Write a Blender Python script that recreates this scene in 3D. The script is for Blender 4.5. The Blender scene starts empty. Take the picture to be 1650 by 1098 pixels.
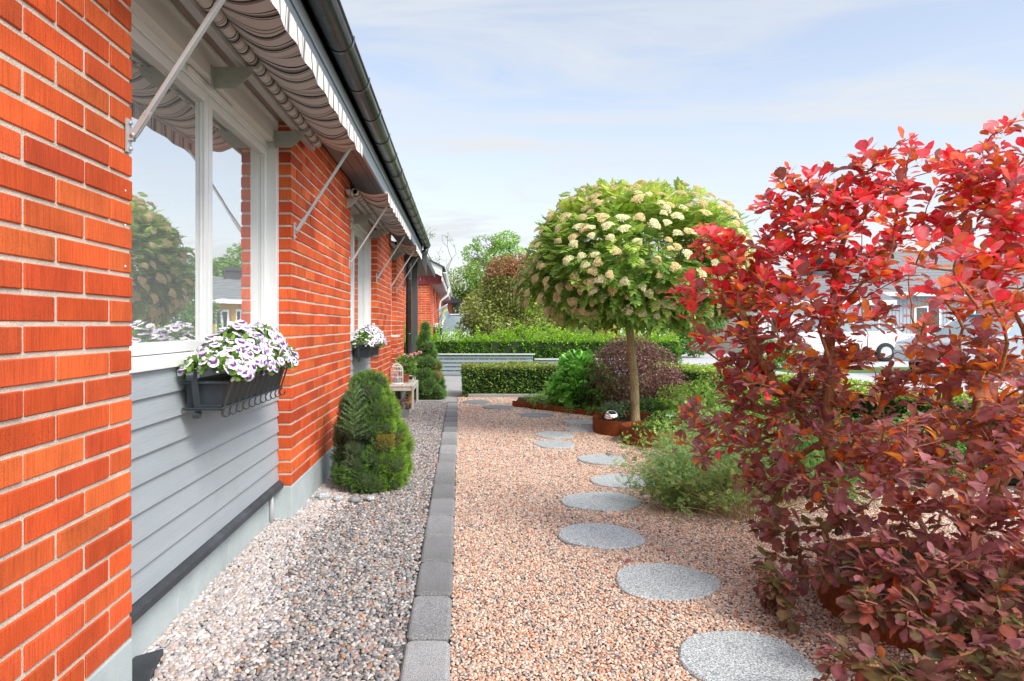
import bpy, math, random
import numpy as np
from mathutils import Vector
R = math.radians
scene = bpy.context.scene
COL = scene.collection
rng = np.random.default_rng(7)
random.seed(7)

# ------------------------------------------------------------ camera
EYE = 1.17
cam_d = bpy.data.cameras.new('camera'); cam = bpy.data.objects.new('camera', cam_d); COL.objects.link(cam)
cam.location = (0, 0, EYE); cam.rotation_euler = (R(90), 0, 0)
cam_d.lens = 24; cam_d.sensor_width = 36; cam_d.sensor_fit = 'HORIZONTAL'
cam_d.shift_x = 83/1650; cam_d.shift_y = -24/1650
cam_d.clip_start = .05; cam_d.clip_end = 2000
scene.camera = cam

# ------------------------------------------------------------ sky and sun
SUN_EL, SUN_AZ = 44, 138          # azimuth clockwise from +Y (the way the camera looks)
W = bpy.data.worlds.new('World'); scene.world = W; W.use_nodes = True
wt = W.node_tree; wt.nodes.clear()
def wn(t, **k):
    n = wt.nodes.new(t)
    for a, b in k.items(): setattr(n, a, b)
    return n
sky = wn('ShaderNodeTexSky', sky_type='NISHITA', sun_disc=False, sun_elevation=R(SUN_EL), sun_rotation=R(SUN_AZ), air_density=1.0, dust_density=.6, ozone_density=1.5)
tc = wn('ShaderNodeTexCoord')
sep = wn('ShaderNodeSeparateXYZ'); wt.links.new(tc.outputs['Generated'], sep.inputs[0])
# flat cloud layer: direction / (z + .12)
den = wn('ShaderNodeMath', operation='ADD'); den.inputs[1].default_value = .16; wt.links.new(sep.outputs['Z'], den.inputs[0])
dv = wn('ShaderNodeVectorMath', operation='DIVIDE'); wt.links.new(tc.outputs['Generated'], dv.inputs[0]); wt.links.new(den.outputs[0], dv.inputs[1])
mp = wn('ShaderNodeMapping'); mp.inputs['Scale'].default_value = (.42, 1.15, 0); mp.inputs['Rotation'].default_value = (0, 0, R(-24)); mp.inputs['Location'].default_value = (5.3, 2.4, 0)
wt.links.new(dv.outputs[0], mp.inputs[0])
nz = wn('ShaderNodeTexNoise'); nz.inputs['Scale'].default_value = 1.7; nz.inputs['Detail'].default_value = 9; nz.inputs['Roughness'].default_value = .60; nz.inputs['Distortion'].default_value = .9
wt.links.new(mp.outputs[0], nz.inputs['Vector'])
cr = wn('ShaderNodeValToRGB'); cr.color_ramp.elements[0].position = .40; cr.color_ramp.elements[1].position = .62
cr.color_ramp.elements[0].color = (.30,)*3+(1,); cr.color_ramp.elements[1].color = (.97,)*3+(1,)
wt.links.new(nz.outputs['Fac'], cr.inputs[0])
hz = wn('ShaderNodeMapRange'); hz.inputs['From Min'].default_value = .0; hz.inputs['From Max'].default_value = .50; hz.inputs['To Min'].default_value = .95; hz.inputs['To Max'].default_value = 0
wt.links.new(sep.outputs['Z'], hz.inputs['Value'])
mx0 = wn('ShaderNodeMath', operation='MAXIMUM'); wt.links.new(cr.outputs[0], mx0.inputs[0]); wt.links.new(hz.outputs[0], mx0.inputs[1])
mx = wn('ShaderNodeMixRGB'); wt.links.new(mx0.outputs[0], mx.inputs[0])
pre = wn('ShaderNodeMixRGB', blend_type='MULTIPLY'); pre.inputs[0].default_value = 1; pre.inputs[2].default_value = (1.6, 1.35, 1.2, 1)
wt.links.new(sky.outputs[0], pre.inputs[1]); wt.links.new(pre.outputs[0], mx.inputs[1])
mx.inputs[2].default_value = (3.95, 4.10, 4.25, 1)
bg = wn('ShaderNodeBackground'); bg.inputs['Strength'].default_value = .1
# added soft fill: sky brightened round the sun direction, out of frame behind the camera
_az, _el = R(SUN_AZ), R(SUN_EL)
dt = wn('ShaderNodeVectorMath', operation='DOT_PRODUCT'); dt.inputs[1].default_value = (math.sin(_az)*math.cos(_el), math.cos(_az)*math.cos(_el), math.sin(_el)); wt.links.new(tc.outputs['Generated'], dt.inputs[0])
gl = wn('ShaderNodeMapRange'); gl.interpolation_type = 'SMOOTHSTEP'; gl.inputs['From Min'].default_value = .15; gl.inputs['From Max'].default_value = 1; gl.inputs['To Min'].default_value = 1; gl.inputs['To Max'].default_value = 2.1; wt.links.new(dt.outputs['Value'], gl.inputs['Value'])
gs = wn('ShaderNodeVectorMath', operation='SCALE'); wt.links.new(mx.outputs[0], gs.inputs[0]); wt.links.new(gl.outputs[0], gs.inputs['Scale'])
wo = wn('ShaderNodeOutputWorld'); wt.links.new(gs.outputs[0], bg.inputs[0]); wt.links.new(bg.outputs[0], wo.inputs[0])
sd = bpy.data.lights.new('sun', 'SUN'); sun = bpy.data.objects.new('sun', sd); COL.objects.link(sun)
sd.energy = 1.8; sd.angle = R(22); sd.color = (1, .95, .87)
az, el = R(SUN_AZ), R(SUN_EL)
sdir = Vector((math.sin(az)*math.cos(el), math.cos(az)*math.cos(el), math.sin(el)))
sun.location = sdir*20; sun.rotation_euler = sdir.to_track_quat('Z', 'Y').to_euler()
vs = scene.view_settings; vs.view_transform = 'Standard'; vs.look = 'None'; vs.exposure = 1.06; vs.gamma = 1; vs.use_curve_mapping = False
scene.cycles.max_bounces = 8; scene.cycles.transparent_max_bounces = 12; scene.cycles.caustics_reflective = False; scene.cycles.caustics_refractive = False

# ------------------------------------------------------------ materials
MATS = {}
def nodes(name):
    m = bpy.data.materials.new(name); m.use_nodes = True
    nt = m.node_tree; nt.nodes.clear()
    out = nt.nodes.new('ShaderNodeOutputMaterial')
    def N(t, **k):
        n = nt.nodes.new(t)
        for a, b in k.items(): setattr(n, a, b)
        return n
    return m, nt, N, out, nt.links.new
def pbr(name, col, rough=.6, var=.12, scale=8, bump=.15, bscale=60, metal=0, vecscale=(1, 1, 1), spec=.5, speck=0, speckscale=300, stain=0, detail=6, attr=False, bdist=.004):
    m, nt, N, out, L = nodes(name)
    b = N('ShaderNodeBsdfPrincipled'); L(b.outputs[0], out.inputs[0])
    b.inputs['Roughness'].default_value = rough; b.inputs['Metallic'].default_value = metal; b.inputs['Specular IOR Level'].default_value = spec
    t = N('ShaderNodeTexCoord'); mpp = N('ShaderNodeMapping'); mpp.inputs['Scale'].default_value = vecscale; L(t.outputs['Object'], mpp.inputs[0])
    n1 = N('ShaderNodeTexNoise'); n1.inputs['Scale'].default_value = scale; n1.inputs['Detail'].default_value = detail; n1.inputs['Roughness'].default_value = .6; L(mpp.outputs[0], n1.inputs[0])
    r = N('ShaderNodeMapRange'); r.inputs['From Min'].default_value = .25; r.inputs['From Max'].default_value = .75; r.inputs['To Min'].default_value = 1-var; r.inputs['To Max'].default_value = 1+var; L(n1.outputs['Fac'], r.inputs[0])
    mul = N('ShaderNodeVectorMath', operation='SCALE'); L(r.outputs[0], mul.inputs['Scale'])
    if attr:
        a = N('ShaderNodeAttribute', attribute_name='Col'); L(a.outputs['Color'], mul.inputs[0])
    else: mul.inputs[0].default_value = col[:3]
    cur = mul.outputs[0]
    if speck:
        n3 = N('ShaderNodeTexNoise'); n3.inputs['Scale'].default_value = speckscale; n3.inputs['Detail'].default_value = 2; L(mpp.outputs[0], n3.inputs[0])
        r3 = N('ShaderNodeMapRange'); r3.inputs['From Min'].default_value = .35; r3.inputs['From Max'].default_value = .65; r3.inputs['To Min'].default_value = 1-speck; r3.inputs['To Max'].default_value = 1+speck; L(n3.outputs['Fac'], r3.inputs[0])
        s3 = N('ShaderNodeVectorMath', operation='SCALE'); L(cur, s3.inputs[0]); L(r3.outputs[0], s3.inputs['Scale']); cur = s3.outputs[0]
    if stain:
        n4 = N('ShaderNodeTexNoise'); n4.inputs['Scale'].default_value = 1.7; n4.inputs['Detail'].default_value = 8; n4.inputs['Roughness'].default_value = .7; L(t.outputs['Object'], n4.inputs[0])
        r4 = N('ShaderNodeMapRange'); r4.inputs['From Min'].default_value = .5; r4.inputs['From Max'].default_value = .7; r4.inputs['To Min'].default_value = 1; r4.inputs['To Max'].default_value = 1-stain; L(n4.outputs['Fac'], r4.inputs[0])
        s4 = N('ShaderNodeVectorMath', operation='SCALE'); L(cur, s4.inputs[0]); L(r4.outputs[0], s4.inputs['Scale']); cur = s4.outputs[0]
    L(cur, b.inputs['Base Color'])
    rr = N('ShaderNodeMapRange'); rr.inputs['To Min'].default_value = max(rough-.12, .03); rr.inputs['To Max'].default_value = min(rough+.12, 1); L(n1.outputs['Fac'], rr.inputs[0]); L(rr.outputs[0], b.inputs['Roughness'])
    if bump:
        n2 = N('ShaderNodeTexNoise'); n2.inputs['Scale'].default_value = bscale; n2.inputs['Detail'].default_value = 5; L(mpp.outputs[0], n2.inputs[0])
        bp = N('ShaderNodeBump'); bp.inputs['Strength'].default_value = bump; bp.inputs['Distance'].default_value = bdist; L(n2.outputs['Fac'], bp.inputs['Height']); L(bp.outputs[0], b.inputs['Normal'])
    MATS[name] = m
    return m
def leafmat(name, gain=1., trans=.35, rough=.45, spec=.4, var=.2, scale=40, bump=.0):
    m, nt, N, out, L = nodes(name)
    a = N('ShaderNodeAttribute', attribute_name='Col'); t = N('ShaderNodeTexCoord')
    n1 = N('ShaderNodeTexNoise'); n1.inputs['Scale'].default_value = scale; n1.inputs['Detail'].default_value = 3; L(t.outputs['Object'], n1.inputs[0])
    r = N('ShaderNodeMapRange'); r.inputs['From Min'].default_value = .3; r.inputs['From Max'].default_value = .7; r.inputs['To Min'].default_value = (1-var)*gain; r.inputs['To Max'].default_value = (1+var)*gain; L(n1.outputs['Fac'], r.inputs[0])
    s = N('ShaderNodeVectorMath', operation='SCALE'); L(a.outputs['Color'], s.inputs[0]); L(r.outputs[0], s.inputs['Scale'])
    b = N('ShaderNodeBsdfPrincipled'); b.inputs['Roughness'].default_value = rough; b.inputs['Specular IOR Level'].default_value = spec; L(s.outputs[0], b.inputs['Base Color'])
    if trans:
        tr = N('ShaderNodeBsdfTranslucent'); g = N('ShaderNodeGamma'); g.inputs[1].default_value = .85; L(s.outputs[0], g.inputs[0]); L(g.outputs[0], tr.inputs[0])
        mxs = N('ShaderNodeMixShader'); mxs.inputs[0].default_value = trans; L(b.outputs[0], mxs.inputs[1]); L(tr.outputs[0], mxs.inputs[2]); L(mxs.outputs[0], out.inputs[0])
    else: L(b.outputs[0], out.inputs[0])
    MATS[name] = m
    return m

# ------------------------------------------------------------ mesh helpers
class MB:
    def __init__(s): s.v = []; s.f = []; s.c = []; s.n = 0; s.smooth = []
    def add(s, V, F, col=None, smooth=False):
        o = s.n; s.v.extend([tuple(map(float, p)) for p in V]); s.n += len(V)
        s.f.extend([tuple(int(i)+o for i in q) for q in F]); s.c.extend([col]*len(F)); s.smooth.extend([smooth]*len(F))
        return s
    def box(s, a, b, col=None):
        x0, y0, z0 = a; x1, y1, z1 = b
        V = [(x0,y0,z0),(x1,y0,z0),(x1,y1,z0),(x0,y1,z0),(x0,y0,z1),(x1,y0,z1),(x1,y1,z1),(x0,y1,z1)]
        return s.add(V, [(0,3,2,1),(4,5,6,7),(0,1,5,4),(1,2,6,5),(2,3,7,6),(3,0,4,7)], col)
    def obox(s, c, half, ax, ay, az, col=None):
        c = Vector(c); ax = Vector(ax)*half[0]; ay = Vector(ay)*half[1]; az = Vector(az)*half[2]
        V = [c+ax*i+ay*j+az*k for k in (-1, 1) for (i, j) in ((-1,-1),(1,-1),(1,1),(-1,1))]
        return s.add(V, [(0,3,2,1),(4,5,6,7),(0,1,5,4),(1,2,6,5),(2,3,7,6),(3,0,4,7)], col)
    def prism(s, pts, a, b, axis='y', col=None):
        """polygon pts (2D) swept along an axis from a to b"""
        n = len(pts)
        def P(p, t): return {'y': (p[0], t, p[1]), 'x': (t, p[0], p[1]), 'z': (p[0], p[1], t)}[axis]
        V = [P(p, a) for p in pts]+[P(p, b) for p in pts]
        F = [tuple(range(n)), tuple(range(2*n-1, n-1, -1))]+[(i, i+n, (i+1) % n+n, (i+1) % n) for i in range(n)]
        return s.add(V, F, col)
    def tube(s, P, rad, n=8, col=None, caps=True, smooth=True, flat=None):
        P = [Vector(p) for p in P]
        if not hasattr(rad, '__len__'): rad = [rad]*len(P)
        V = []; up = None
        for i, p in enumerate(P):
            d = (P[min(i+1, len(P)-1)]-P[max(i-1, 0)])
            d = d.normalized() if d.length > 1e-9 else Vector((0,0,1))
            if up is None:
                up = Vector((0,0,1)) if abs(d.z) < .9 else Vector((1,0,0))
            sd_ = d.cross(up); 
            if sd_.length < 1e-6: sd_ = d.orthogonal()
            sd_.normalize(); up = sd_.cross(d).normalized()
            for k in range(n):
                a = 2*math.pi*k/n; V.append(p+(sd_*math.cos(a)+up*math.sin(a))*rad[i])
        F = [(i*n+k, i*n+(k+1) % n, (i+1)*n+(k+1) % n, (i+1)*n+k) for i in range(len(P)-1) for k in range(n)]
        if caps: F += [tuple(range(n-1, -1, -1)), tuple(range((len(P)-1)*n, len(P)*n))]
        return s.add(V, F, col, smooth)
    def strap(s, P, side, w, t, col=None):
        """flat bar: path P, half width w along side, thickness t"""
        P = [Vector(p) for p in P]; side = Vector(side).normalized(); V = []
        for i, p in enumerate(P):
            d = (P[min(i+1, len(P)-1)]-P[max(i-1, 0)]).normalized(); nn = d.cross(side).normalized()*t
            V += [p-side*w-nn, p+side*w-nn, p+side*w+nn, p-side*w+nn]
        F = [(i*4+k, i*4+(k+1) % 4, (i+1)*4+(k+1) % 4, (i+1)*4+k) for i in range(len(P)-1) for k in range(4)]
        F += [(3,2,1,0), tuple((len(P)-1)*4+k for k in range(4))]
        return s.add(V, F, col)
    def lathe(s, prof, c, n=24, col=None, smooth=True):
        c = Vector(c); V = []
        for r, z in prof:
            for k in range(n):
                a = 2*math.pi*k/n; V.append((c.x+r*math.cos(a), c.y+r*math.sin(a), c.z+z))
        m = len(prof)
        F = [(i*n+k, i*n+(k+1) % n, (i+1)*n+(k+1) % n, (i+1)*n+k) for i in range(m-1) for k in range(n)]
        return s.add(V, F, col, smooth)
    def build(s, name, mat, parent=None, loc=None, bevel=0, seg=2):
        o = (parent.matrix_world_loc if False else None)
        L0 = Vector(loc) if loc is not None else (abs_loc(parent) if parent else Vector((0,0,0)))
        me = bpy.data.meshes.new(name)
        me.from_pydata([(p[0]-L0.x, p[1]-L0.y, p[2]-L0.z) for p in s.v], [], s.f)
        if any(s.smooth): me.polygons.foreach_set('use_smooth', s.smooth)
        if any(c is not None for c in s.c):
            at = me.attributes.new('Col', 'FLOAT_COLOR', 'CORNER'); buf = []
            for q, c in zip(s.f, s.c):
                if c is None: c = (1,1,1)
                if isinstance(c[0], (tuple, list)): 
                    for cc in c: buf.extend((*cc, 1))
                else: buf.extend((*c, 1)*len(q))
            at.data.foreach_set('color', buf)
        ob = bpy.data.objects.new(name, me); COL.objects.link(ob)
        if mat: me.materials.append(mat if not isinstance(mat, str) else MATS[mat])
        if parent: ob.parent = parent; ob.location = L0-abs_loc(parent)
        else: ob.location = L0
        if bevel:
            bm = ob.modifiers.new('bevel', 'BEVEL'); bm.width = bevel; bm.segments = seg; bm.limit_method = 'ANGLE'
        return ob
def abs_loc(o):
    p = Vector(o.location)
    while o.parent: o = o.parent; p = p+Vector(o.location)
    return p
def tag(o, label, cat, group=None):
    o['label'] = label; o['category'] = cat
    if group: o['group'] = group
    return o
def empty(name, loc, label=None, cat=None, group=None):
    o = bpy.data.objects.new(name, None); COL.objects.link(o); o.location = loc; o.empty_display_size = .1
    if label: tag(o, label, cat, group)
    return o
def kind(o, k): o['kind'] = k; return o
def copy_tree(o, loc=None, parent=None):
    c = o.copy(); COL.objects.link(c)
    if parent: c.parent = parent
    for ch in [x for x in bpy.data.objects if x.parent == o]: copy_tree(ch, None, c)
    if loc is not None: c.location = loc
    return c

def basis(d, roll, up=(0,0,1)):
    """d: N x 3 (direction of local +Y), roll: N angles about it; columns = local x, y, z"""
    d = d/np.linalg.norm(d, axis=1, keepdims=True).clip(1e-9)
    u = np.tile(np.array(up, float), (len(d), 1)); u[np.abs((d*u).sum(1)) > .97] = (1, 0, .1)
    x = np.cross(d, u); x /= np.linalg.norm(x, axis=1, keepdims=True); z = np.cross(x, d)
    c, s_ = np.cos(roll)[:, None], np.sin(roll)[:, None]
    x2 = x*c+z*s_; z2 = -x*s_+z*c
    return np.stack([x2, d, z2], axis=2)
def scatter(name, tv, tf, P, M, S, C, mat, parent=None, origin=(0,0,0), tshade=None, smooth=True):
    """merge N transformed copies of one template (tv verts, tf faces of equal or mixed length) into one mesh; C: N x 3 colours"""
    tv = np.array(tv, float); N = len(P); nv = len(tv)
    S = np.asarray(S, float)
    if S.ndim == 1: S = S[:, None]
    V = np.einsum('nij,nkj->nki', M, tv[None]*S[:, None, :]) + P[:, None, :] - np.array(origin)
    V = V.reshape(-1, 3)
    lens = np.array([len(q) for q in tf]); flat = np.concatenate([np.array(q) for q in tf])
    LI = (flat[None]+np.arange(N)[:, None]*nv).ravel(); LT = np.tile(lens, N); LS = np.concatenate([[0], np.cumsum(LT)[:-1]])
    me = bpy.data.meshes.new(name); me.vertices.add(len(V)); me.vertices.foreach_set('co', V.ravel().astype(np.float32))
    me.loops.add(len(LI)); me.loops.foreach_set('vertex_index', LI.astype(np.int32))
    me.polygons.add(len(LT)); me.polygons.foreach_set('loop_start', LS.astype(np.int32)); 
    me.update(calc_edges=True)
    if smooth: me.polygons.foreach_set('use_smooth', np.ones(len(LT), bool))
    Cv = np.repeat(C, nv, axis=0)
    if tshade is not None:
        ts = np.array(tshade, float); ts = ts[:, None] if ts.ndim == 1 else ts
        Cv = Cv*np.tile(ts, (N, 1))
    at = me.attributes.new('Col', 'FLOAT_COLOR', 'POINT'); at.data.foreach_set('color', np.concatenate([Cv, np.ones((len(Cv), 1))], 1).ravel().astype(np.float32))
    me.materials.append(MATS[mat])
    ob = bpy.data.objects.new(name, me); COL.objects.link(ob)
    if parent: ob.parent = parent; ob.location = Vector(origin)-abs_loc(parent)
    else: ob.location = origin
    return ob
def rn(a, b, n=None): return rng.uniform(a, b, n)
def unit(n):
    v = rng.normal(size=(n, 3)); return v/np.linalg.norm(v, axis=1, keepdims=True)
def pal(cols, n, jit=.15, w=None):
    c = np.array(cols)[rng.choice(len(cols), n, p=w)]
    return (c*(1+rn(-jit, jit, (n, 1)))).clip(0, 1)
# template leaves: base at origin, tip at +Y, face +Z
def leaf_t(w=.35, peak=.55, n=4, fold=.12, curl=-.12, petiole=0):
    V = []; 
    for i in range(n+1):
        t = i/n; z = curl*t*t; V.append((0, t, z))
    for sgn in (-1, 1):
        for i in range(1, n):
            t = i/n; k = t**(math.log(.5)/math.log(peak)); ww = w*math.sin(math.pi*k)**(.85 if peak < .58 else .62)
            V.append((sgn*ww, t, curl*t*t+fold*ww))
    Lf = lambda i: n+i; Rt = lambda i: n+(n-1)+i
    F = [(0, 1, Lf(1)), (0, Rt(1), 1)]
    for i in range(1, n-1):
        F += [(Lf(i), i, i+1, Lf(i+1)), (i, Rt(i), Rt(i+1), i+1)]
    F += [(Lf(n-1), n-1, n), (n-1, Rt(n-1), n)]
    if petiole:
        b = len(V); V += [(-.012, -petiole, 0), (.012, -petiole, 0), (.012, .02, 0), (-.012, .02, 0)]; F.append((b, b+1, b+2, b+3))
    return V, F
def quadleaf(w=.3, fold=.08):
    V = [(0,0,0), (-w,.5,fold), (0,.5,0), (w,.5,fold), (0,1,-.05)]
    return V, [(0,2,1), (0,3,2), (1,2,4), (2,3,4)]

def grow(att, seeds, step=.06, k=.25, rise=.0, wob=.012):
    """join attractor points to a branching skeleton. seeds: list of polylines (lists of points). Returns nodes, parent index, tip node of each attractor"""
    nd = []; par = []; plen = []
    for pl in seeds:
        pl = [np.array(p, float) for p in pl]; last = None
        if len(pl) > 1 and len(pl[0]) == 4: link = int(pl[0][3]); 
        for i, p in enumerate(pl):
            p = p[:3]
            if last is None: nd.append(p); par.append(-1); plen.append(0); last = len(nd)-1; continue
            q = nd[last]; L_ = np.linalg.norm(p-q); m = max(int(L_/step), 1)
            for j in range(1, m+1):
                nd.append(q+(p-q)*j/m+rng.normal(size=3)*wob*.6); par.append(last); plen.append(plen[last]+L_/m); last = len(nd)-1
    order = np.argsort([min(np.linalg.norm(np.array(nd)-a, axis=1)) for a in att])
    tips = [0]*len(att)
    ND = np.array(nd); PL = np.array(plen)
    for ai in order:
        a = att[ai]; d = np.linalg.norm(ND-a, axis=1); cost = d+k*PL+rise*np.maximum(ND[:, 2]-a[2], 0)
        j = int(np.argmin(cost)); q = ND[j]; L_ = d[j]; m = max(int(L_/step), 1)
        # bend: leave along the parent's direction
        pd = q-ND[par[j]] if par[j] >= 0 else np.array([0,0,1.]); pd = pd/(np.linalg.norm(pd)+1e-9)
        new = []; last = j
        for s_ in range(1, m+1):
            t = s_/m; p = q+(a-q)*t+pd*L_*.22*t*(1-t)+rng.normal(size=3)*wob*(t < 1)
            new.append(p); par.append(last); last = len(ND)+len(new)-1
        pl0 = PL[j]; ND = np.vstack([ND, new]); PL = np.concatenate([PL, pl0+L_*np.arange(1, m+1)/m]); tips[ai] = last
    return ND, np.array(par), np.array(tips)
def branch_mesh(ND, par, tips, rtip=.0022, p=2.3, rmax=.05, n=5, cut=0):
    load = np.zeros(len(ND)); load[tips] += 1
    for i in range(len(ND)-1, -1, -1):
        if par[i] >= 0: load[par[i]] += load[i]
    load = load.clip(.8); rad = np.minimum(rtip*load**(1/p), rmax)
    d = ND-ND[par.clip(0)]; d[par < 0] = (0,0,1)
    d /= np.linalg.norm(d, axis=1, keepdims=True).clip(1e-9)
    ref = np.array([.31, .17, .94]); x = np.cross(d, ref); x /= np.linalg.norm(x, axis=1, keepdims=True).clip(1e-9); y = np.cross(d, x)
    a = np.arange(n)*2*np.pi/n
    ring = ND[:, None]+(x[:, None]*np.cos(a)[None, :, None]+y[:, None]*np.sin(a)[None, :, None])*rad[:, None, None]
    idx = np.where((par >= 0) & (rad > cut))[0]
    # start ring of each segment: the parent's centre with this segment's own frame
    rs = rad[par[idx]]; multi = np.minimum(rs, rad[idx]*1.35)
    st = ND[par[idx]][:, None]+(x[idx][:, None]*np.cos(a)[None, :, None]+y[idx][:, None]*np.sin(a)[None, :, None])*multi[:, None, None]
    V = np.concatenate([st, ring[idx]], axis=1).reshape(-1, 3)
    return V, n, len(idx), load
def branch_obj(name, ND, par, tips, mat, parent, origin, col=(.2,.13,.07), **kw):
    V, n, m, load = branch_mesh(ND, par, tips, **kw)
    quad = np.array([[k, (k+1) % n, n+(k+1) % n, n+k] for k in range(n)])
    F = (quad[None]+np.arange(m)[:, None, None]*2*n).reshape(-1, 4)
    me = bpy.data.meshes.new(name); V = V-np.array(origin)
    me.vertices.add(len(V)); me.vertices.foreach_set('co', V.ravel().astype(np.float32)); me.loops.add(F.size); me.loops.foreach_set('vertex_index', F.ravel().astype(np.int32))
    me.polygons.add(len(F)); me.polygons.foreach_set('loop_start', (np.arange(len(F))*4).astype(np.int32)); me.update(calc_edges=True)
    me.polygons.foreach_set('use_smooth', np.ones(len(F), bool))
    me.materials.append(MATS[mat]); ob = bpy.data.objects.new(name, me); COL.objects.link(ob)
    ob.parent = parent; ob.location = Vector(origin)-abs_loc(parent)
    return ob
def vnoise(P, f, seed=0):
    """cheap smooth 3D noise in -1..1"""
    r = np.random.default_rng(seed); out = np.zeros(len(P))
    for _ in range(5):
        k = r.normal(size=3)*f; out += np.sin(P@k+r.uniform(0, 6.28))
    return out/2.6

# ------------------------------------------------------------ the palette
def brickmat():
    m, nt, N, out, L = nodes('brick'); MATS['brick'] = m
    b = N('ShaderNodeBsdfPrincipled'); L(b.outputs[0], out.inputs[0]); b.inputs['Specular IOR Level'].default_value = .25
    a = N('ShaderNodeAttribute', attribute_name='Col'); t = N('ShaderNodeTexCoord')
    mp1 = N('ShaderNodeMapping'); mp1.inputs['Scale'].default_value = (260, 260, 9); L(t.outputs['Object'], mp1.inputs[0])
    n1 = N('ShaderNodeTexNoise'); n1.inputs['Scale'].default_value = 1; n1.inputs['Detail'].default_value = 4; L(mp1.outputs[0], n1.inputs[0])   # wire-cut score marks
    n2 = N('ShaderNodeTexNoise'); n2.inputs['Scale'].default_value = 420; n2.inputs['Detail'].default_value = 2; L(t.outputs['Object'], n2.inputs[0])
    n3 = N('ShaderNodeTexNoise'); n3.inputs['Scale'].default_value = 5; n3.inputs['Detail'].default_value = 5; L(t.outputs['Object'], n3.inputs[0])
    r1 = N('ShaderNodeMapRange'); r1.inputs['From Min'].default_value = .36; r1.inputs['From Max'].default_value = .56; r1.inputs['To Min'].default_value = .78; r1.inputs['To Max'].default_value = 1.05; L(n1.outputs['Fac'], r1.inputs[0])
    r2 = N('ShaderNodeMapRange'); r2.inputs['From Min'].default_value = .33; r2.inputs['From Max'].default_value = .45; r2.inputs['To Min'].default_value = .62; r2.inputs['To Max'].default_value = 1; L(n2.outputs['Fac'], r2.inputs[0])
    r3 = N('ShaderNodeMapRange'); r3.inputs['From Min'].default_value = .3; r3.inputs['From Max'].default_value = .7; r3.inputs['To Min'].default_value = .82; r3.inputs['To Max'].default_value = 1.15; L(n3.outputs['Fac'], r3.inputs[0])
    m1 = N('ShaderNodeMath', operation='MULTIPLY'); L(r1.outputs[0], m1.inputs[0]); L(r2.outputs[0], m1.inputs[1])
    m2 = N('ShaderNodeMath', operation='MULTIPLY'); L(m1.outputs[0], m2.inputs[0]); L(r3.outputs[0], m2.inputs[1])
    s = N('ShaderNodeVectorMath', operation='SCALE'); L(a.outputs['Color'], s.inputs[0]); L(m2.outputs[0], s.inputs['Scale']); L(s.outputs[0], b.inputs['Base Color'])
    b.inputs['Roughness'].default_value = .78
    bp = N('ShaderNodeBump'); bp.inputs['Strength'].default_value = .55; bp.inputs['Distance'].default_value = .003; L(m1.outputs[0], bp.inputs['Height']); L(bp.outputs[0], b.inputs['Normal'])
brickmat()
pbr('mortar', (.58, .51, .42), .95, .18, 12, .8, 260, speck=.25, speckscale=320, spec=.1)
pbr('foundation', (.44, .50, .50), .9, .10, 5, .5, 160, stain=.25, spec=.2)
pbr('siding', (.345, .385, .41), .5, .06, 6, .35, 40, vecscale=(1, .25, 4), stain=.10, spec=.35)
pbr('white_paint', (.78, .79, .78), .35, .03, 4, .05, 60, spec=.5)
pbr('header_board', (.72, .69, .62), .6, .06, 3, .1, 50)
pbr('flashing', (.040, .045, .052), .7, .3, 14, .3, 80, stain=-.9, spec=.5)
pbr('soffit', (.28, .225, .205), .8, .12, 4, .25, 30, vecscale=(1, .2, 1), spec=.2)
pbr('fascia', (.33, .38, .42), .5, .05, 4, .08, 60)
pbr('gutter_metal', (.028, .033, .036), .22, .25, 9, .12, 120, spec=.8)
pbr('black_iron', (.035, .045, .055), .38, .2, 20, .15, 150, spec=.6)
pbr('box_plastic', (.035, .045, .055), .45, .2, 9, .1, 90, spec=.5)
pbr('alu', (.50, .52, .53), .38, .06, 10, .05, 100, metal=.25, spec=.6)
pbr('alu_bracket', (.45, .45, .42), .5, .06, 10, .05, 100, metal=.1)
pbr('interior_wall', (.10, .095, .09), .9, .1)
pbr('curtain', (.50, .60, .58), .9, .08, 30, 0)
pbr('roof_tile', (.05, .05, .055), .7, .2, 6, .3, 20)
pbr('dark_wood', (.075, .08, .085), .6, .15, 5, .2, 40, vecscale=(1, 1, .3))
for _n, _g in (('paver', 1.0), ('paver_pale', 1.3), ('paver_dark', .8)): pbr(_n, (.27*_g, .275*_g, .28*_g), .88, .16, 7, 1, 260, speck=.45, speckscale=210, stain=.3, spec=.25)
pbr('granite', (.42, .45, .455), .8, .10, 5, .8, 200, speck=.60, speckscale=170, spec=.3, stain=.12)
pbr('slate_slab', (.22, .24, .24), .7, .12, 4, .4, 80, speck=.15)
pbr('gravel_bed', (.17, .135, .11), .95, .3, 30, 1, 150, speck=.5, speckscale=110, bdist=.01)
pbr('gravel_bed_grey', (.15, .14, .13), .95, .3, 30, 1, 150, speck=.5, speckscale=110, bdist=.01)
pbr('soil', (.040, .027, .018), .98, .35, 14, 1, 60, bdist=.02, spec=.05)
pbr('lawn', (.09, .16, .03), .9, .3, 3, 1, 60, bdist=.02)
pbr('asphalt', (.48, .48, .49), .8, .08, 2, .4, 150, speck=.12, speckscale=80)
pbr('concrete_path', (.36, .35, .34), .85, .12, 3, .4, 120, speck=.12, stain=.2)
pbr('kerb_concrete', (.30, .29, .27), .9, .15, 5, .5, 120, speck=.15, stain=.25)
pbr('fence_paint', (.27, .32, .36), .55, .08, 6, .2, 50, vecscale=(.3, 1, 1))
pbr('fence_cap', (.62, .64, .64), .5, .05, 6, .1, 50)
pbr('corten', (.20, .052, .015), .8, .40, 9, .5, 150, vecscale=(1, 1, .5), speck=.3, speckscale=120, spec=.2)
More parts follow.
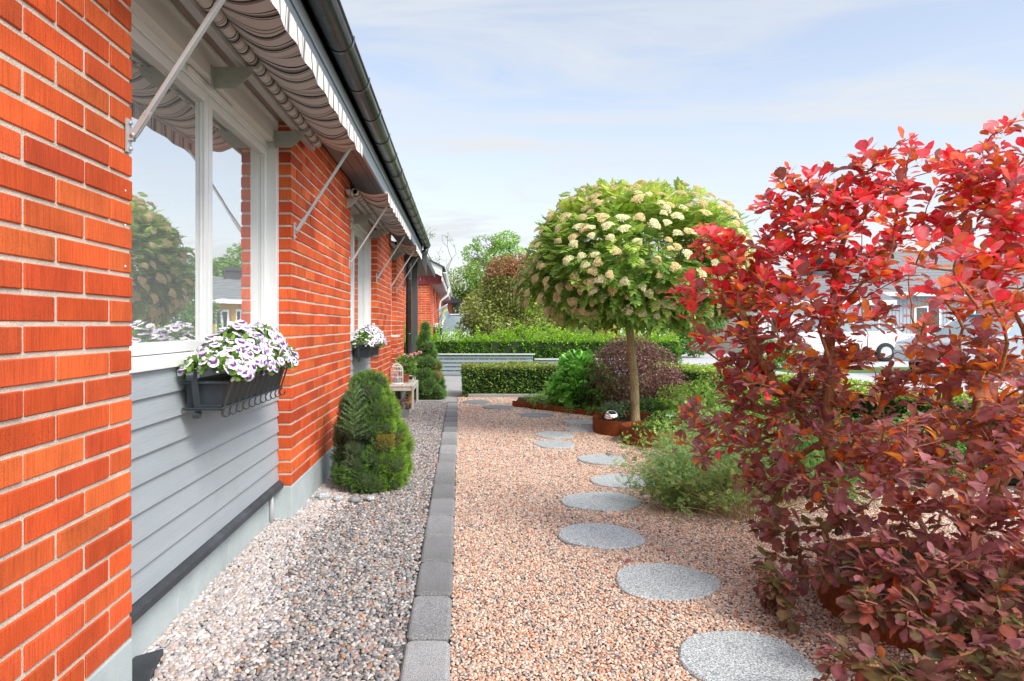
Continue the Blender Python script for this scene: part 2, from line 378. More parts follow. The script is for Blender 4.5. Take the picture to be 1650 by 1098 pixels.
pbr('bark', (.30, .25, .16), .9, .3, 14, 1, 60, vecscale=(1, 1, .4), bdist=.006, speck=.25, speckscale=90, spec=.15)
pbr('bark_mop', (.33, .25, .13), .85, .35, 16, .8, 90, vecscale=(1, 1, .45), bdist=.004, speck=.3, speckscale=120, spec=.15)
pbr('bark_red', (.33, .165, .075), .85, .35, 26, 1, 90, vecscale=(1, 1, .3), bdist=.005, speck=.25, speckscale=150, spec=.2)
pbr('grey_twig', (.20, .18, .16), .9, .2, 10, 0)
pbr('weathered_wood', (.54, .50, .44), .85, .2, 10, .5, 60, vecscale=(1, .2, 1))
pbr('white_metal', (.75, .74, .70), .5, .06, 20, .1, 90)
pbr('terracotta', (.50, .17, .07), .85, .15, 12, .3, 90)
pbr('rust', (.10, .042, .025), .8, .35, 20, .6, 120)
pbr('cinder', (.16, .165, .165), .9, .2, 10, .6, 120, speck=.2)
pbr('orange_wood', (.42, .20, .05), .7, .2, 10, .3, 60)
pbr('bird_grey', (.30, .36, .42), .6, .15, 30, .2, 120)
pbr('chrome', (.85, .85, .85), .05, .02, 5, 0, metal=1)
pbr('tile_roof_grey', (.20, .21, .22), .8, .15, 3, .5, 12, bdist=.02)
pbr('grey_cladding', (.34, .38, .42), .7, .06, 3, .2, 20)
pbr('pale_cladding', (.66, .68, .68), .7, .05, 3, .2, 20)
pbr('yellow_cladding', (.58, .33, .06), .7, .06, 3, .2, 20)
pbr('red_cladding', (.22, .025, .03), .7, .1, 3, .2, 20)
pbr('brick_far', (.42, .11, .05), .9, .12, 6, .3, 40)
pbr('dark_glass', (.03, .045, .05), .06, .1, 3, 0, spec=1)
pbr('car_white', (.74, .76, .78), .18, .02, 3, 0, spec=.7)
pbr('car_silver', (.42, .48, .54), .2, .03, 3, 0, metal=.4, spec=.7)
pbr('car_glass', (.20, .27, .30), .05, .1, 3, 0, spec=1)
pbr('rubber', (.02, .02, .02), .8, .1, 20, .2)
pbr('lamp_red', (.45, .02, .02), .2, .05, 20, 0)
pbr('flag_cloth', (1, 1, 1), .8, .03, 20, .1, 100, attr=True)
pbr('awning_cloth', (1, 1, 1), .9, .05, 300, .25, 500, attr=True, spec=.15)
pbr('petal', (1, 1, 1), .6, .04, 200, 0, attr=True)
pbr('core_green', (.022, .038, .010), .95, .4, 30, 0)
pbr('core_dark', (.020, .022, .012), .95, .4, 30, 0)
leafmat('leaf_red', 1.12, .56, .38, .45, .22, 55)
leafmat('leaf_green', 1.4, .36, .5, .35, .22, 30)
leafmat('leaf_soft', 1.35, .40, .65, .2, .15, 30)
leafmat('needle', 1.6, .15, .6, .3, .25, 22)
def glassmat():
    m, nt, N, out, L = nodes('window_glass'); MATS['window_glass'] = m
    g = N('ShaderNodeBsdfGlossy'); g.inputs['Roughness'].default_value = .012; g.inputs['Color'].default_value = (.99, 1, 1, 1)
    t = N('ShaderNodeBsdfTransparent'); t.inputs['Color'].default_value = (.75, .80, .79, 1)
    mxs = N('ShaderNodeMixShader'); mxs.inputs[0].default_value = .90; L(t.outputs[0], mxs.inputs[1]); L(g.outputs[0], mxs.inputs[2])
    df = N('ShaderNodeBsdfDiffuse'); df.inputs['Color'].default_value = (.72, .77, .76, 1); mx2 = N('ShaderNodeMixShader'); mx2.inputs[0].default_value = .14; L(mxs.outputs[0], mx2.inputs[1]); L(df.outputs[0], mx2.inputs[2]); L(mx2.outputs[0], out.inputs[0])   # white haze mixed into the pane to pale its reflection
    # old float glass is never quite flat
    tcn = N('ShaderNodeTexCoord'); n = N('ShaderNodeTexNoise'); n.inputs['Scale'].default_value = 2.2; L(tcn.outputs['Object'], n.inputs[0])
    bp = N('ShaderNodeBump'); bp.inputs['Strength'].default_value = .10; bp.inputs['Distance'].default_value = .01; L(n.outputs['Fac'], bp.inputs['Height']); L(bp.outputs[0], g.inputs['Normal'])
glassmat()
pbr('straw', (.36, .25, .11), .9, .2, 10, 0)
pbr('green_stem', (.10, .19, .05), .8, .2, 10, 0)

# ------------------------------------------------------------ ground
def sheet(name, pts, z, mat, kindname='structure'):
    m = MB(); m.add([(x, y, z) for x, y in pts], [tuple(range(len(pts)))])
    return kind(m.build(name, mat), kindname)
sheet('ground', [(-600, -300), (600, -300), (600, 900), (-600, 900)], -.060, 'lawn')
sheet('street', [(4.9, -8), (40, -8), (40, 60), (-12, 60), (-12, 20.2), (4.9, 20.2)], -.050, 'asphalt')
sheet('lawn_strip', [(8.5, 17.5), (26, 17.5), (26, 20), (8.5, 20)], -.044, 'lawn')
sheet('gravel_bed', [(-.03, -1.5), (4.2, -1.5), (4.2, 6), (3.6, 11.1), (-.03, 11.1)], -.012, 'gravel_bed')
sheet('gravel_strip', [(-1.5, -1.5), (-.20, -1.5), (-.20, 10.5), (-1.5, 10.5)], -.012, 'gravel_bed_grey')
sheet('concrete_path', [(-2.5, 10.56), (0.05, 10.56), (.05, 19.8), (-2.5, 19.8)], -.008, 'concrete_path')
BED = [(.75, 9.85), (1.35, 9.2), (1.94, 8.5), (2.2, 7.6), (2.45, 6.6), (2.5, 5.6), (2.9, 5.1), (4.2, 5.0), (3.9, 11.3), (.98, 11.3)]
sheet('planting_bed', BED, .012, 'soil')
def inpoly(P, poly):
    x, y = P[:, 0], P[:, 1]; ins = np.zeros(len(P), bool); j = len(poly)-1
    for i in range(len(poly)):
        xi, yi = poly[i]; xj, yj = poly[j]
        c = ((yi > y) != (yj > y)) & (x < (xj-xi)*(y-yi)/(yj-yi+1e-12)+xi); ins ^= c; j = i
    return ins

# stepping stones: centre x, centre y, diameter across, diameter along, label
ORD = ['first', 'second', 'third', 'fourth', 'fifth', 'sixth', 'seventh', 'eighth', 'ninth', 'tenth', 'eleventh', 'twelfth', 'thirteenth', 'fourteenth', 'fifteenth', 'sixteenth', 'seventeenth', 'eighteenth', 'nineteenth', 'twentieth', 'twenty-first', 'twenty-second', 'twenty-third', 'twenty-fourth']
STONES = [(.99, 2.35, .47, .47), (.93, 3.10, .475, .44), (.77, 3.77, .47, .43), (.93, 4.51, .52, .47), (1.21, 5.10, .46, .44), (1.23, 5.93, .43, .40),
          (.92, 6.68, .42, .42), (1.0, 7.25, .42, .42), (1.38, 7.66, .42, .36), (1.44, 8.2, .40, .40), (.98, 8.85, .42, .42), (.53, 9.7, .42, .48), (.24, 10.35, .42, .5)]
def stone_r(i, a):
    r_ = np.random.default_rng(50+i); ph = r_.uniform(0, 6.28, 3)
    return 1+.045*np.sin(2*a+ph[0])+.032*np.sin(3*a+ph[1])+.018*np.sin(5*a+ph[2])+.006*np.sin(13*a+ph[0])
STONE_WHERE = ['largest granite stepping stone, at the lower edge of the photo beside the rusty ring planter', 'round granite stepping stone with pointed far end, second from the camera',
  'granite stepping stone third from the camera, closer to the paver row than its neighbours', 'long oval granite stepping stone tipping into the grey-green wispy plant, fourth from the camera',
  'oval stepping stone half covered by the wispy plant, fifth from the camera', 'slim oval stepping stone sixth from the camera, level with the front steel ring', 'stepping stone seventh from the camera, nearer of the close pair in mid path',
  'stepping stone eighth from the camera, farther of the close pair in mid path', 'stepping stone ninth from the camera, tucked against the round steel planter with mirror ball', 'stepping stone tenth from the camera, beside the bend of the low steel edging',
  'flat dull stepping stone eleventh from the camera, in front of the long steel edging', 'flat dull stepping stone twelfth from the camera, near the start of the steel edging', 'farthest stepping stone, a dull grey slab touching the base of the clipped hedge']
for i, (cx, cy, dx, dy) in enumerate(STONES):
    m = MB(); n = 56; top = []; ring = []
    for k in range(n):
        a = 2*math.pi*k/n; rr = stone_r(i, a)*(1+random.uniform(-.006, .006)); top.append((cx+dx/2*rr*math.cos(a), cy+dy/2*rr*math.sin(a)))
    V = [(cx+(x-cx)*.975, cy+(y-cy)*.975, .016) for x, y in top]+[(x, y, .010) for x, y in top]+[(x, y, -.03) for x, y in top]
    F = [tuple(range(n))]+[(k+n, (k+1) % n+n, (k+1) % n, k) for k in range(n)]+[(k+2*n, (k+1) % n+2*n, (k+1) % n+n, k+n) for k in range(n)]
    m.add(V, F); o = m.build('stepping_stone', 'granite' if i < 10 else 'slate_slab', loc=(cx, cy, 0)); tag(o, STONE_WHERE[i], 'stepping stone', 'stepping stones in the pink gravel')

# paver row: joints 0.41 m apart
PV = []
y = 1.72-.41*4; k = 0
while y < 10.3:
    m = MB(); g = .010; jx = random.uniform(-.004, .004); zt = .012+random.uniform(-.003, .003)
    hx, y0, y1 = .084, y+g, y+.41-g
    pts = []
    def corner(cx, cy, a0, r=.030):
        for q in range(5):
            a = a0+q/4*math.pi/2; pts.append((cx+r*math.cos(a), cy+r*math.sin(a)))
    r = .030; cxm = -.117+jx
    corner(cxm+hx-r, y1-r, 0); corner(cxm-hx+r, y1-r, math.pi/2); corner(cxm-hx+r, y0+r, math.pi); corner(cxm+hx-r, y0+r, 1.5*math.pi)
    n = len(pts); cc = (cxm, (y0+y1)/2)
    sh = lambda f, d: [(cc[0]+(x-cc[0])*(1-d/hx), cc[1]+(yy-cc[1])*(1-d/.2)) for x, yy in pts]
    V = [(x, yy, zt) for x, yy in sh(1, .016)]+[(x, yy, zt-.003) for x, yy in sh(1, .008)]+[(x, yy, zt-.014) for x, yy in pts]+[(x, yy, -.05) for x, yy in pts]
    F = [tuple(range(n))]+[(q+n*(l+1), (q+1) % n+n*(l+1), (q+1) % n+n*l, q+n*l) for l in range(3) for q in range(n)]
    m.add(V, F); o = m.build('edging_paver', random.choice(['paver', 'paver', 'paver_pale', 'paver_dark']), loc=(cc[0], cc[1], 0))
    if y1 > 2.2: PV.append(o)
    else: tag(o, 'charcoal edging paver of the row, behind the lower edge of the photo', 'paver', 'charcoal pavers dividing the two gravels')
    y += .41
for i, o in enumerate(PV):
    w = 'nearest whole charcoal edging paver of the row between the gravels' if i == 0 else ('farthest charcoal edging paver, where the row meets the concrete path' if i == len(PV)-1 else f'charcoal edging paver between grey and pink gravel, {ORD[i]} from the near end of its row')
    tag(o, w, 'paver', 'charcoal pavers dividing the two gravels')
# cross kerb closing the grey gravel, low kerb under hedge
m = MB(); m.box((-1.02, 10.46, -.05), (-.215, 10.56, .022)); tag(m.build('kerb_stone', 'kerb_concrete', loc=(-.6, 10.5, 0), bevel=.008), 'low grey kerb across the end of the grey gravel, before the tall cone spruce', 'kerb')
m = MB(); m.box((.12, 11.06, -.05), (1.9, 11.16, .06)); tag(m.build('kerb_stone', 'kerb_concrete', loc=(1, 11.1, 0), bevel=.01), 'pale kerb stone showing beneath the leafy clipped hedge', 'kerb')
m = MB(); m.prism([(-1.125, 1.6), (-1.126, 2.36), (-1.052, 2.42), (-.99, 2.12), (-.97, 1.6)], -.02, .028, 'z'); tag(m.build('slate_slab', 'flashing', loc=(-1, 1.9, 0), bevel=.004), 'dark slate slab lying in the gravel at the foot of the nearest brick pier', 'slab')

# ------------------------------------------------------------ pebbles
def pebbles(name, P, scl, C, label=None):
    me = bpy.data.meshes.new(name); me.vertices.add(len(P)); me.vertices.foreach_set('co', P.ravel().astype(np.float32))
    a = me.attributes.new('pcol', 'FLOAT_COLOR', 'POINT'); a.data.foreach_set('color', np.concatenate([C, np.ones((len(C), 1))], 1).ravel().astype(np.float32))
    a = me.attributes.new('prot', 'FLOAT_VECTOR', 'POINT'); rot = rn(-.55, .55, (len(P), 3)); rot[:, 2] = rn(0, 6.28, len(P)); a.data.foreach_set('vector', rot.ravel().astype(np.float32))
    a = me.attributes.new('pscl', 'FLOAT_VECTOR', 'POINT'); a.data.foreach_set('vector', scl.ravel().astype(np.float32))
    ob = bpy.data.objects.new(name, me); COL.objects.link(ob)
    ng = PEB_NG; md = ob.modifiers.new('pebbles', 'NODES'); md.node_group = ng
    return kind(ob, 'stuff')
def pebble_group():
    pc = bpy.data.collections.new('pebble_shapes')
    import bmesh
    for v in range(6):
        bm = bmesh.new(); bmesh.ops.create_icosphere(bm, subdivisions=2, radius=1)
        r_ = np.random.default_rng(v)
        P = np.array([q.co[:] for q in bm.verts]); k = r_.normal(size=(4, 3))*1.5; ph = r_.uniform(0, 6.28, 4)
        d = sum(np.sin(P@k[i]+ph[i]) for i in range(4))*.09
        cutn = r_.normal(size=(5, 3)); cutn /= np.linalg.norm(cutn, axis=1, keepdims=True)
        P = P*(1+d)[:, None]
        for c in cutn:                       # chipped facets
            s = P@c; P = P-np.maximum(s-.72, 0)[:, None]*c*.85
        for q, p in zip(bm.verts, P): q.co = p
        me = bpy.data.meshes.new('pebble'); bm.to_mesh(me); bm.free(); me.polygons.foreach_set('use_smooth', [True]*len(me.polygons))
        me.materials.append(MATS['pebble']); pc.objects.link(bpy.data.objects.new('pebble', me))
    ng = bpy.data.node_groups.new('pebble_scatter', 'GeometryNodeTree')
    ng.interface.new_socket('Geometry', in_out='INPUT', socket_type='NodeSocketGeometry'); ng.interface.new_socket('Geometry', in_out='OUTPUT', socket_type='NodeSocketGeometry')
    N = ng.nodes.new; L = ng.links.new
    gi, go = N('NodeGroupInput'), N('NodeGroupOutput'); io = N('GeometryNodeInstanceOnPoints'); ci = N('GeometryNodeCollectionInfo'); ci.inputs['Collection'].default_value = pc; ci.inputs['Separate Children'].default_value = True; ci.inputs['Reset Children'].default_value = True
    def na(n, t):
        x = N('GeometryNodeInputNamedAttribute'); x.data_type = t; x.inputs['Name'].default_value = n; return x.outputs['Attribute']
    e = N('FunctionNodeEulerToRotation'); L(na('prot', 'FLOAT_VECTOR'), e.inputs[0]); L(e.outputs[0], io.inputs['Rotation']); L(na('pscl', 'FLOAT_VECTOR'), io.inputs['Scale'])
    io.inputs['Pick Instance'].default_value = True
    rv = N('FunctionNodeRandomValue'); rv.data_type = 'INT'; rv.inputs[4].default_value = 0; rv.inputs[5].default_value = 5; L(rv.outputs[2], io.inputs['Instance Index'])
    L(gi.outputs[0], io.inputs['Points']); L(ci.outputs[0], io.inputs['Instance']); L(io.outputs[0], go.inputs[0])
    return ng
def pebmat():
    m, nt, N, out, L = nodes('pebble'); MATS['pebble'] = m
    b = N('ShaderNodeBsdfPrincipled'); L(b.outputs[0], out.inputs[0]); b.inputs['Roughness'].default_value = .45; b.inputs['Specular IOR Level'].default_value = .45
    a = N('ShaderNodeAttribute', attribute_name='pcol'); a.attribute_type = 'INSTANCER'; t = N('ShaderNodeTexCoord')
    n = N('ShaderNodeTexNoise'); n.inputs['Scale'].default_value = 2.6; n.inputs['Detail'].default_value = 4; L(t.outputs['Object'], n.inputs[0])
    r = N('ShaderNodeMapRange'); r.inputs['From Min'].default_value = .3; r.inputs['From Max'].default_value = .7; r.inputs['To Min'].default_value = .68; r.inputs['To Max'].default_value = 1.28; L(n.outputs['Fac'], r.inputs[0])
    s = N('ShaderNodeVectorMath', operation='SCALE'); L(a.outputs['Color'], s.inputs[0]); L(r.outputs[0], s.inputs['Scale']); L(s.outputs[0], b.inputs['Base Color'])
pebmat(); PEB_NG = pebble_group()
PINK = [(.62,.41,.30),(.68,.48,.36),(.54,.30,.20),(.62,.52,.42),(.44,.36,.30),(.30,.28,.27),(.11,.105,.115),(.60,.24,.12),(.72,.63,.53),(.38,.22,.14)]
PINKW = [.19,.16,.11,.12,.09,.09,.07,.05,.07,.05]
GREY = [(.42,.38,.35),(.52,.48,.45),(.30,.28,.27),(.18,.175,.18),(.38,.29,.25),(.52,.29,.20),(.26,.28,.30),(.62,.58,.54),(.42,.22,.09),(.11,.105,.11)]
GREYW = [.18,.13,.16,.14,.09,.04,.12,.06,.015,.065]
PALE = [(.56,.51,.49),(.48,.45,.44),(.62,.57,.54),(.54,.45,.41),(.36,.35,.36),(.46,.36,.30)]
def carpet(x0, x1, y0, y1, dens):
    n = int((x1-x0)*(y1-y0)*dens); s = math.sqrt(1/dens)
    gx, gy = np.meshgrid(np.arange(x0, x1, s), np.arange(y0, y1, s)); P = np.stack([gx.ravel(), gy.ravel()], 1)+rn(-s*.5, s*.5, (gx.size, 2))
    return P
def mk(P, size, z0=0., zj=.004):
    n = len(P); sc = np.stack([size*rn(.75, 1.35, n), size*rn(.7, 1.1, n), size*rn(.5, .85, n)], 1)
    z = z0+.004*vnoise(np.c_[P, np.zeros(n)], 5, 3)+rn(-zj, zj, n)
    return np.c_[P, z], sc
Ps, Ss = [], []
for (ya, yb, d, s) in ((1.9, 3.6, 12500, .0066), (3.6, 6, 10500, .0070), (6, 8.2, 6800, .0085), (8.2, 11.1, 4800, .0105)):
    P = carpet(-.03, min(3.9, .75*yb+.55), ya, yb, d)
    keep = ~inpoly(P, BED)
    keep &= ~((P[:, 0] > 3.4) & (P[:, 1] > 6))
    for i, (cx, cy, dx, dy) in enumerate(STONES):
        a = np.arctan2((P[:, 1]-cy)/dy, (P[:, 0]-cx)/dx); rr = np.hypot((P[:, 0]-cx)/dx, (P[:, 1]-cy)/dy)*2
        keep &= (rr > stone_r(i, a)*rn(.955, 1.01, len(P))) | ((rng.random(len(P)) < .05) & (rr > .86))
    P, S = mk(P[keep], s); Ps.append(P); Ss.append(S)
P = np.concatenate(Ps); S = np.concatenate(Ss)
pebbles('pink_gravel', P, S, pal(PINK, len(P), .18, PINKW))
Ps, Ss = [], []
for (ya, yb, d, s) in ((1.5, 3.2, 5400, .0105), (3.2, 6, 5000, .0104), (6, 10.45, 4600, .0108)):
    P = carpet(-1.14, -.205, ya, yb, d); P = P[(P[:, 0]+rn(0, .012, len(P))) < -.203]
    P, S = mk(P, s, .0, .005); Ps.append(P); Ss.append(S)
P = np.concatenate(Ps); S = np.concatenate(Ss); C = pal(GREY, len(P), .2, GREYW)*.84
# paler, dry stones lie under the eaves drip line next to the wall
wallness = (P[:, 0]+rn(-.10, .10, len(P))) < -.80+.06*np.sin(P[:, 1]*3)-.05*np.clip(P[:, 1]-4, 0, 3)
C[wallness] = pal(PALE, int(wallness.sum()), .15); S[wallness] *= 1.08
pebbles('grey_gravel', P, S, C)

# ------------------------------------------------------------ the red brick house
BR = [(.71,.110,.026), (.74,.128,.032), (.66,.092,.022), (.68,.104,.030), (.75,.145,.036), (.58,.076,.022)]
CZ, BL, BH, BD = .075, .25, .062, .11
def wall_bricks(mb, mo, place, u0, u1, z0, z1, seed, anchor=None, cz=CZ, depth=BD, mortar=True, colf=1.):
    """courses of real bricks; place(u, d, z) gives the world point, d = distance behind the face; anchor = end from which the bond starts"""
    r_ = random.Random(seed); n = int(math.ceil((z1-z0)/cz)); k = 0
    an = u1 if anchor is None else anchor
    for k in range(n):
        za = z0+k*cz+.006; zb = min(za+cz-.013, z1)
        if zb-za < .01: continue
        off = .131 if k % 2 else .262
        edges = [an]
        e = an-off if an == u1 else an+off
        while (e > u0+.03 if an == u1 else e < u1-.03):
            edges.append(e); e = e-.262 if an == u1 else e+.262
        edges.append(u0 if an == u1 else u1)
        edges = sorted(edges)
        for i in range(len(edges)-1):
            a = edges[i]+(.006 if i else 0); b = edges[i+1]-(.006 if i < len(edges)-2 else 0)
            if b-a < .015: continue
            c = BR[r_.randrange(len(BR))]; g = r_.uniform(.80, 1.12)*colf; c = tuple(x*g for x in c)
            j = r_.uniform(-.0025, .0025); jz = r_.uniform(-.0012, .0012); jy = r_.uniform(-.001, .001)
            lo, hi = place(a+jy, depth, za+jz), place(b+jy, -j*1.0, zb+jz)
            A = tuple(min(p, q) for p, q in zip(lo, hi)); B = tuple(max(p, q) for p, q in zip(lo, hi))
            mb.box(A, B, c)
    if mortar:
        lo, hi = place(u0+.006, depth-.004, z0), place(u1-.006, .0055, z1)
        mo.box(tuple(min(p, q) for p, q in zip(lo, hi)), tuple(max(p, q) for p, q in zip(lo, hi)))
WX = -1.02
house = empty('brick_house', (-3, 5, 0), 'long single-storey red brick house with white windows, grey panels and black gutter', 'house')
segs = [(-2.0, 2.12, 2.12), (4.12, 6.34, 4.12), (8.37, 10.07, 8.37), (10.85, 12.33, 10.85)]
for i, (a, b, an) in enumerate(segs):
    mb, mo = MB(), MB(); wall_bricks(mb, mo, lambda u, d, z: (WX-d, u, z), a, b, .2, 2.5, 11+i, anchor=an)
    w_ = mb.build('brick_wall', 'brick', house, bevel=.0028, seg=1); mo.build('mortar', 'mortar', w_)
# end wall of the house
m = MB(); m.box((-6, 12.2, .2), (-1.13, 12.33, 2.6)); m.box((-6, -2.0, .2), (-5.9, 12.2, 2.6)); m.build('rear_wall', 'brick_far', house)
for z_ in (1.35, 1.475, 1.58): m = MB(); m.lathe([(.004, 0), (.003, .002), (0, .003)], (0, 0, 0), 8); m.v = [(WX+v[2]+.001, 2.075+v[0], z_+v[1]) for v in m.v]; m.build('wall_plug', 'white_paint', house)
# plinth
m = MB()
for i, (a, b, an) in enumerate(segs):
    m.box((-1.4, a, -.3), (WX+.002, b, .2))
for a, b in ((2.12, 4.12), (6.34, 8.37), (10.07, 10.85)):
    y = a+.001
    while y < b-.05:
        y2 = min(y+.60, b-.001); m.box((-1.4, y+.002, -.3), (-1.128, y2-.002, .212)); y = y2
    m.box((-1.41, a+.002, -.3), (-1.134, b-.002, .21))
m.build('plinth', 'foundation', house, bevel=.004)
m = MB(); m.tube([(-1.115, 4.03, -.02), (-1.115, 4.03, .2)], .014, 12); m.build('vent_pipe', 'alu', house)
BAYS = [(2.12, 4.12, 'near'), (6.34, 8.37, 'mid'), (10.07, 10.85, 'far')]
for bi, (a, b, nm) in enumerate(BAYS):
    # clapboards
    m = MB(); z = .24; nb = 8; hgt = (1.015-.24)/nb
    for k in range(nb):
        z0 = z+k*hgt
        m.prism([(-1.094, z0), (-1.108, z0+hgt+.004), (-1.125, z0+hgt+.004), (-1.125, z0)], a+.003, b-.003, 'y')
    if bi == 2: m = MB().box((-1.125, a+.003, .24), (-1.10, b-.003, 1.01))
    m.build('clapboard_panel', 'siding', house)
    # drip flashing
    m = MB(); m.prism([(-1.12, .238), (-1.092, .236), (-1.068, .222), (-1.068, .196), (-1.074, .196), (-1.074, .212), (-1.12, .214)], a+.001, b+.001, 'y'); m.build('drip_ledge', 'flashing', house)
    # header board above the window
    m = MB(); m.box((-1.20, a+.004, 2.262), (-1.098, b-.004, 2.51)); m.build('header_board', 'header_board', house)
    # window
    wroot = MB(); x0, x1 = -1.185, -1.15
    wroot.box((-1.20, a+.003, 1.06), (-1.095, a+.06, 2.262)); wroot.box((-1.20, b-.06, 1.06), (-1.095, b-.003, 2.262))
    wroot.box((-1.20, a+.06, 2.225), (-1.142, b-.06, 2.262))
    win = wroot.build('window', 'white_paint', house, bevel=.003)
    m = MB(); m.prism([(-1.20, 1.012), (-1.20, 1.06), (-1.145, 1.058), (-1.086, 1.046), (-1.086, 1.012)], a+.002, b-.002, 'y')
    if bi == 2: m.box((-1.09, a+.002, 1.0), (-.935, b-.25, 1.022))
    m.build('window_sill', 'white_paint', win, bevel=.002)
    mid = (a+b)/2; fr = MB()
    spans = [(a+.062, mid-.004), (mid+.004, b-.062)] if bi < 2 else [(a+.062, b-.062)]
    for (s0, s1) in spans:
        t = .045
        fr.box((x0, s0, 1.062), (x1, s0+t, 2.223)); fr.box((x0, s1-t, 1.062), (x1, s1, 2.223))
        fr.box((x0, s0+t, 1.062), (x1, s1-t, 1.062+t)); fr.box((x0, s0+t, 2.223-t), (x1, s1-t, 2.223))
        # glazing bead
        fr.box((x0, s0+t, 1.062+t), (x1-.014, s0+t+.009, 2.223-t)); fr.box((x0, s1-t-.009, 1.062+t), (x1-.014, s1-t, 2.223-t))
        g = MB(); g.box((-1.176, s0+t-.002, 1.062+t-.002), (-1.172, s1-t+.002, 2.225-t)); g.build('window_pane', 'window_glass', win)
    fr.build('sash_frame', 'white_paint', win, bevel=.003)
    # trickle vent strip at the top rail
    m = MB(); m.box((-1.142, mid-.28, 2.232), (-1.13, mid+.28, 2.254)); m.build('trickle_vent', 'white_paint', win, bevel=.003)
    # curtain: folded cloth inside
    V, F = [], []; n = 60
    for (c0, c1) in ((a+.08, a+.30), (b-.34, b-.08)):
        o = len(V)
        for k in range(n+1):
            yy = c0+(c1-c0)*k/n; xx = -1.26+.022*math.sin(k*1.1)
            V += [(xx, yy, .95), (xx, yy, 2.3)]
        F += [(o+2*k, o+2*k+2, o+2*k+3, o+2*k+1) for k in range(n)]
    for h_ in (0, 1): m = MB(); m.add(V[h_*(2*n+2):(h_+1)*(2*n+2)], F[:n], smooth=True); m.build('curtain', 'curtain', win)
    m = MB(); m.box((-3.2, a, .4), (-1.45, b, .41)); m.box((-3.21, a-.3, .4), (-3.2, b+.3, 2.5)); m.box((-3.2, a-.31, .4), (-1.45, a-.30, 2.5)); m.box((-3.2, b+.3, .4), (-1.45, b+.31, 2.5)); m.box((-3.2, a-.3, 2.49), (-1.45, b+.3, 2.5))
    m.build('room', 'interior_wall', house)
# soffit: long tongued planks
m = MB()
for k in range(3):
    xa = -1.02+k*.094; m.box((xa+.002, -2, 2.512), (xa+.091, 12.6, 2.532))
m.build('soffit', 'soffit', house, bevel=.002)
m = MB(); m.box((-.738, -2, 2.435), (-.716, 12.62, 2.535)); m.box((-.7445, -2, 2.52), (-.7385, 12.62, 2.606))
m.box((-.7160, -2, 2.537), (-.706, 12.62, 2.612)); m.build('fascia_board', 'fascia', house, bevel=.003)
# roof
m = MB(); m.prism([(-.70, 2.66), (-3.5, 3.85), (-6.4, 2.66), (-6.4, 2.60), (-3.5, 3.78), (-.70, 2.60)], -2, 12.65, 'y'); roof = m.build('roof', 'roof_tile', house)
# gutter: half round with rolled lip, brackets every 0.6 m
gx, gz, gr = -.625, 2.655, .066
def halfround(x, z, r, ya, yb, mb_, n=14, t=.003):
    V = []
    for yy in (ya, yb):
        for k in range(n+1):
            a_ = math.pi+math.pi*k/n; V.append((x+r*math.cos(a_), yy, z+r*math.sin(a_)))
        for k in range(n, -1, -1):
            a_ = math.pi+math.pi*k/n; V.append((x+(r-t)*math.cos(a_), yy, z+(r-t)*math.sin(a_)))
    q = 2*(n+1); F = [(k, k+1, q+k+1, q+k) for k in range(q-1)]+[(q-1, 0, q, 2*q-1)]
    # end caps
    F += [tuple(range(n+1))[::-1], tuple(q+k for k in range(n+1))]
    mb_.add(V, F, smooth=True)
m = MB(); halfround(gx, gz, gr, -2, 12.66, m); m.tube([(gx+gr, -2, gz+.002), (gx+gr, 12.66, gz+.002)], .009, 8)
gut = m.build('gutter', 'gutter_metal', house)
y = .55
while y < 12.6:
    P = [(gx+(gr+.004)*math.cos(math.pi+math.pi*k/12), y, gz+(gr+.004)*math.sin(math.pi+math.pi*k/12)) for k in range(13)]
    P = [(-.705, y, gz-.03), (gx-gr-.004, y, gz+.004)]+P[1:]+[(gx+gr+.008, y, gz+.018)]
    m = MB(); m.strap(P, (0, 1, 0), .013, .002); m.build('gutter_bracket', 'gutter_metal', gut); y += .6
# dark roof edge flashing behind the gutter
m = MB(); m.prism([(-.705, 2.60), (-.705, 2.66), (-.66, 2.70), (-.655, 2.695), (-.70, 2.655), (-.70, 2.60)], -2, 12.66, 'y'); m.build('eaves_flashing', 'gutter_metal', house)
# downpipe at the far corner
m = MB(); m.tube([(-.63, 12.5, 2.60), (-.64, 12.5, 2.52), (-.90, 12.46, 2.36), (-.945, 12.46, 2.28), (-.945, 12.46, .05)], .055, 14)
m.tube([(-.945, 12.46, 1.0), (-.945, 12.46, 1.03)], .062, 14); m.tube([(-.945, 12.46, 2.0), (-.945, 12.46, 2.03)], .062, 14)
m.build('downpipe', 'gutter_metal', house)

# carport beyond the house: beam, post
cp = empty('carport', (-.9, 13.5, 0), 'dark grey carport with slim timber post at the far end of the brick house', 'carport')
m = MB(); m.prism([(-.63, 2.10), (-.63, 2.56), (-4.5, 2.56), (-4.5, 2.36), (-.72, 2.36)], 12.72, 12.80, 'y'); m.box((-4.5, 12.80, 2.42), (-.66, 17, 2.5)); m.prism([(-.66, 2.36), (-.63, 2.36), (-.63, 2.50), (-.66, 2.50)], 12.8, 17, 'y'); m.build('roof_edge', 'dark_wood', cp)
m = MB(); m.box((-.955, 13.45, 0), (-.845, 13.56, 2.42)); m.build('post', 'dark_wood', cp, bevel=.004)

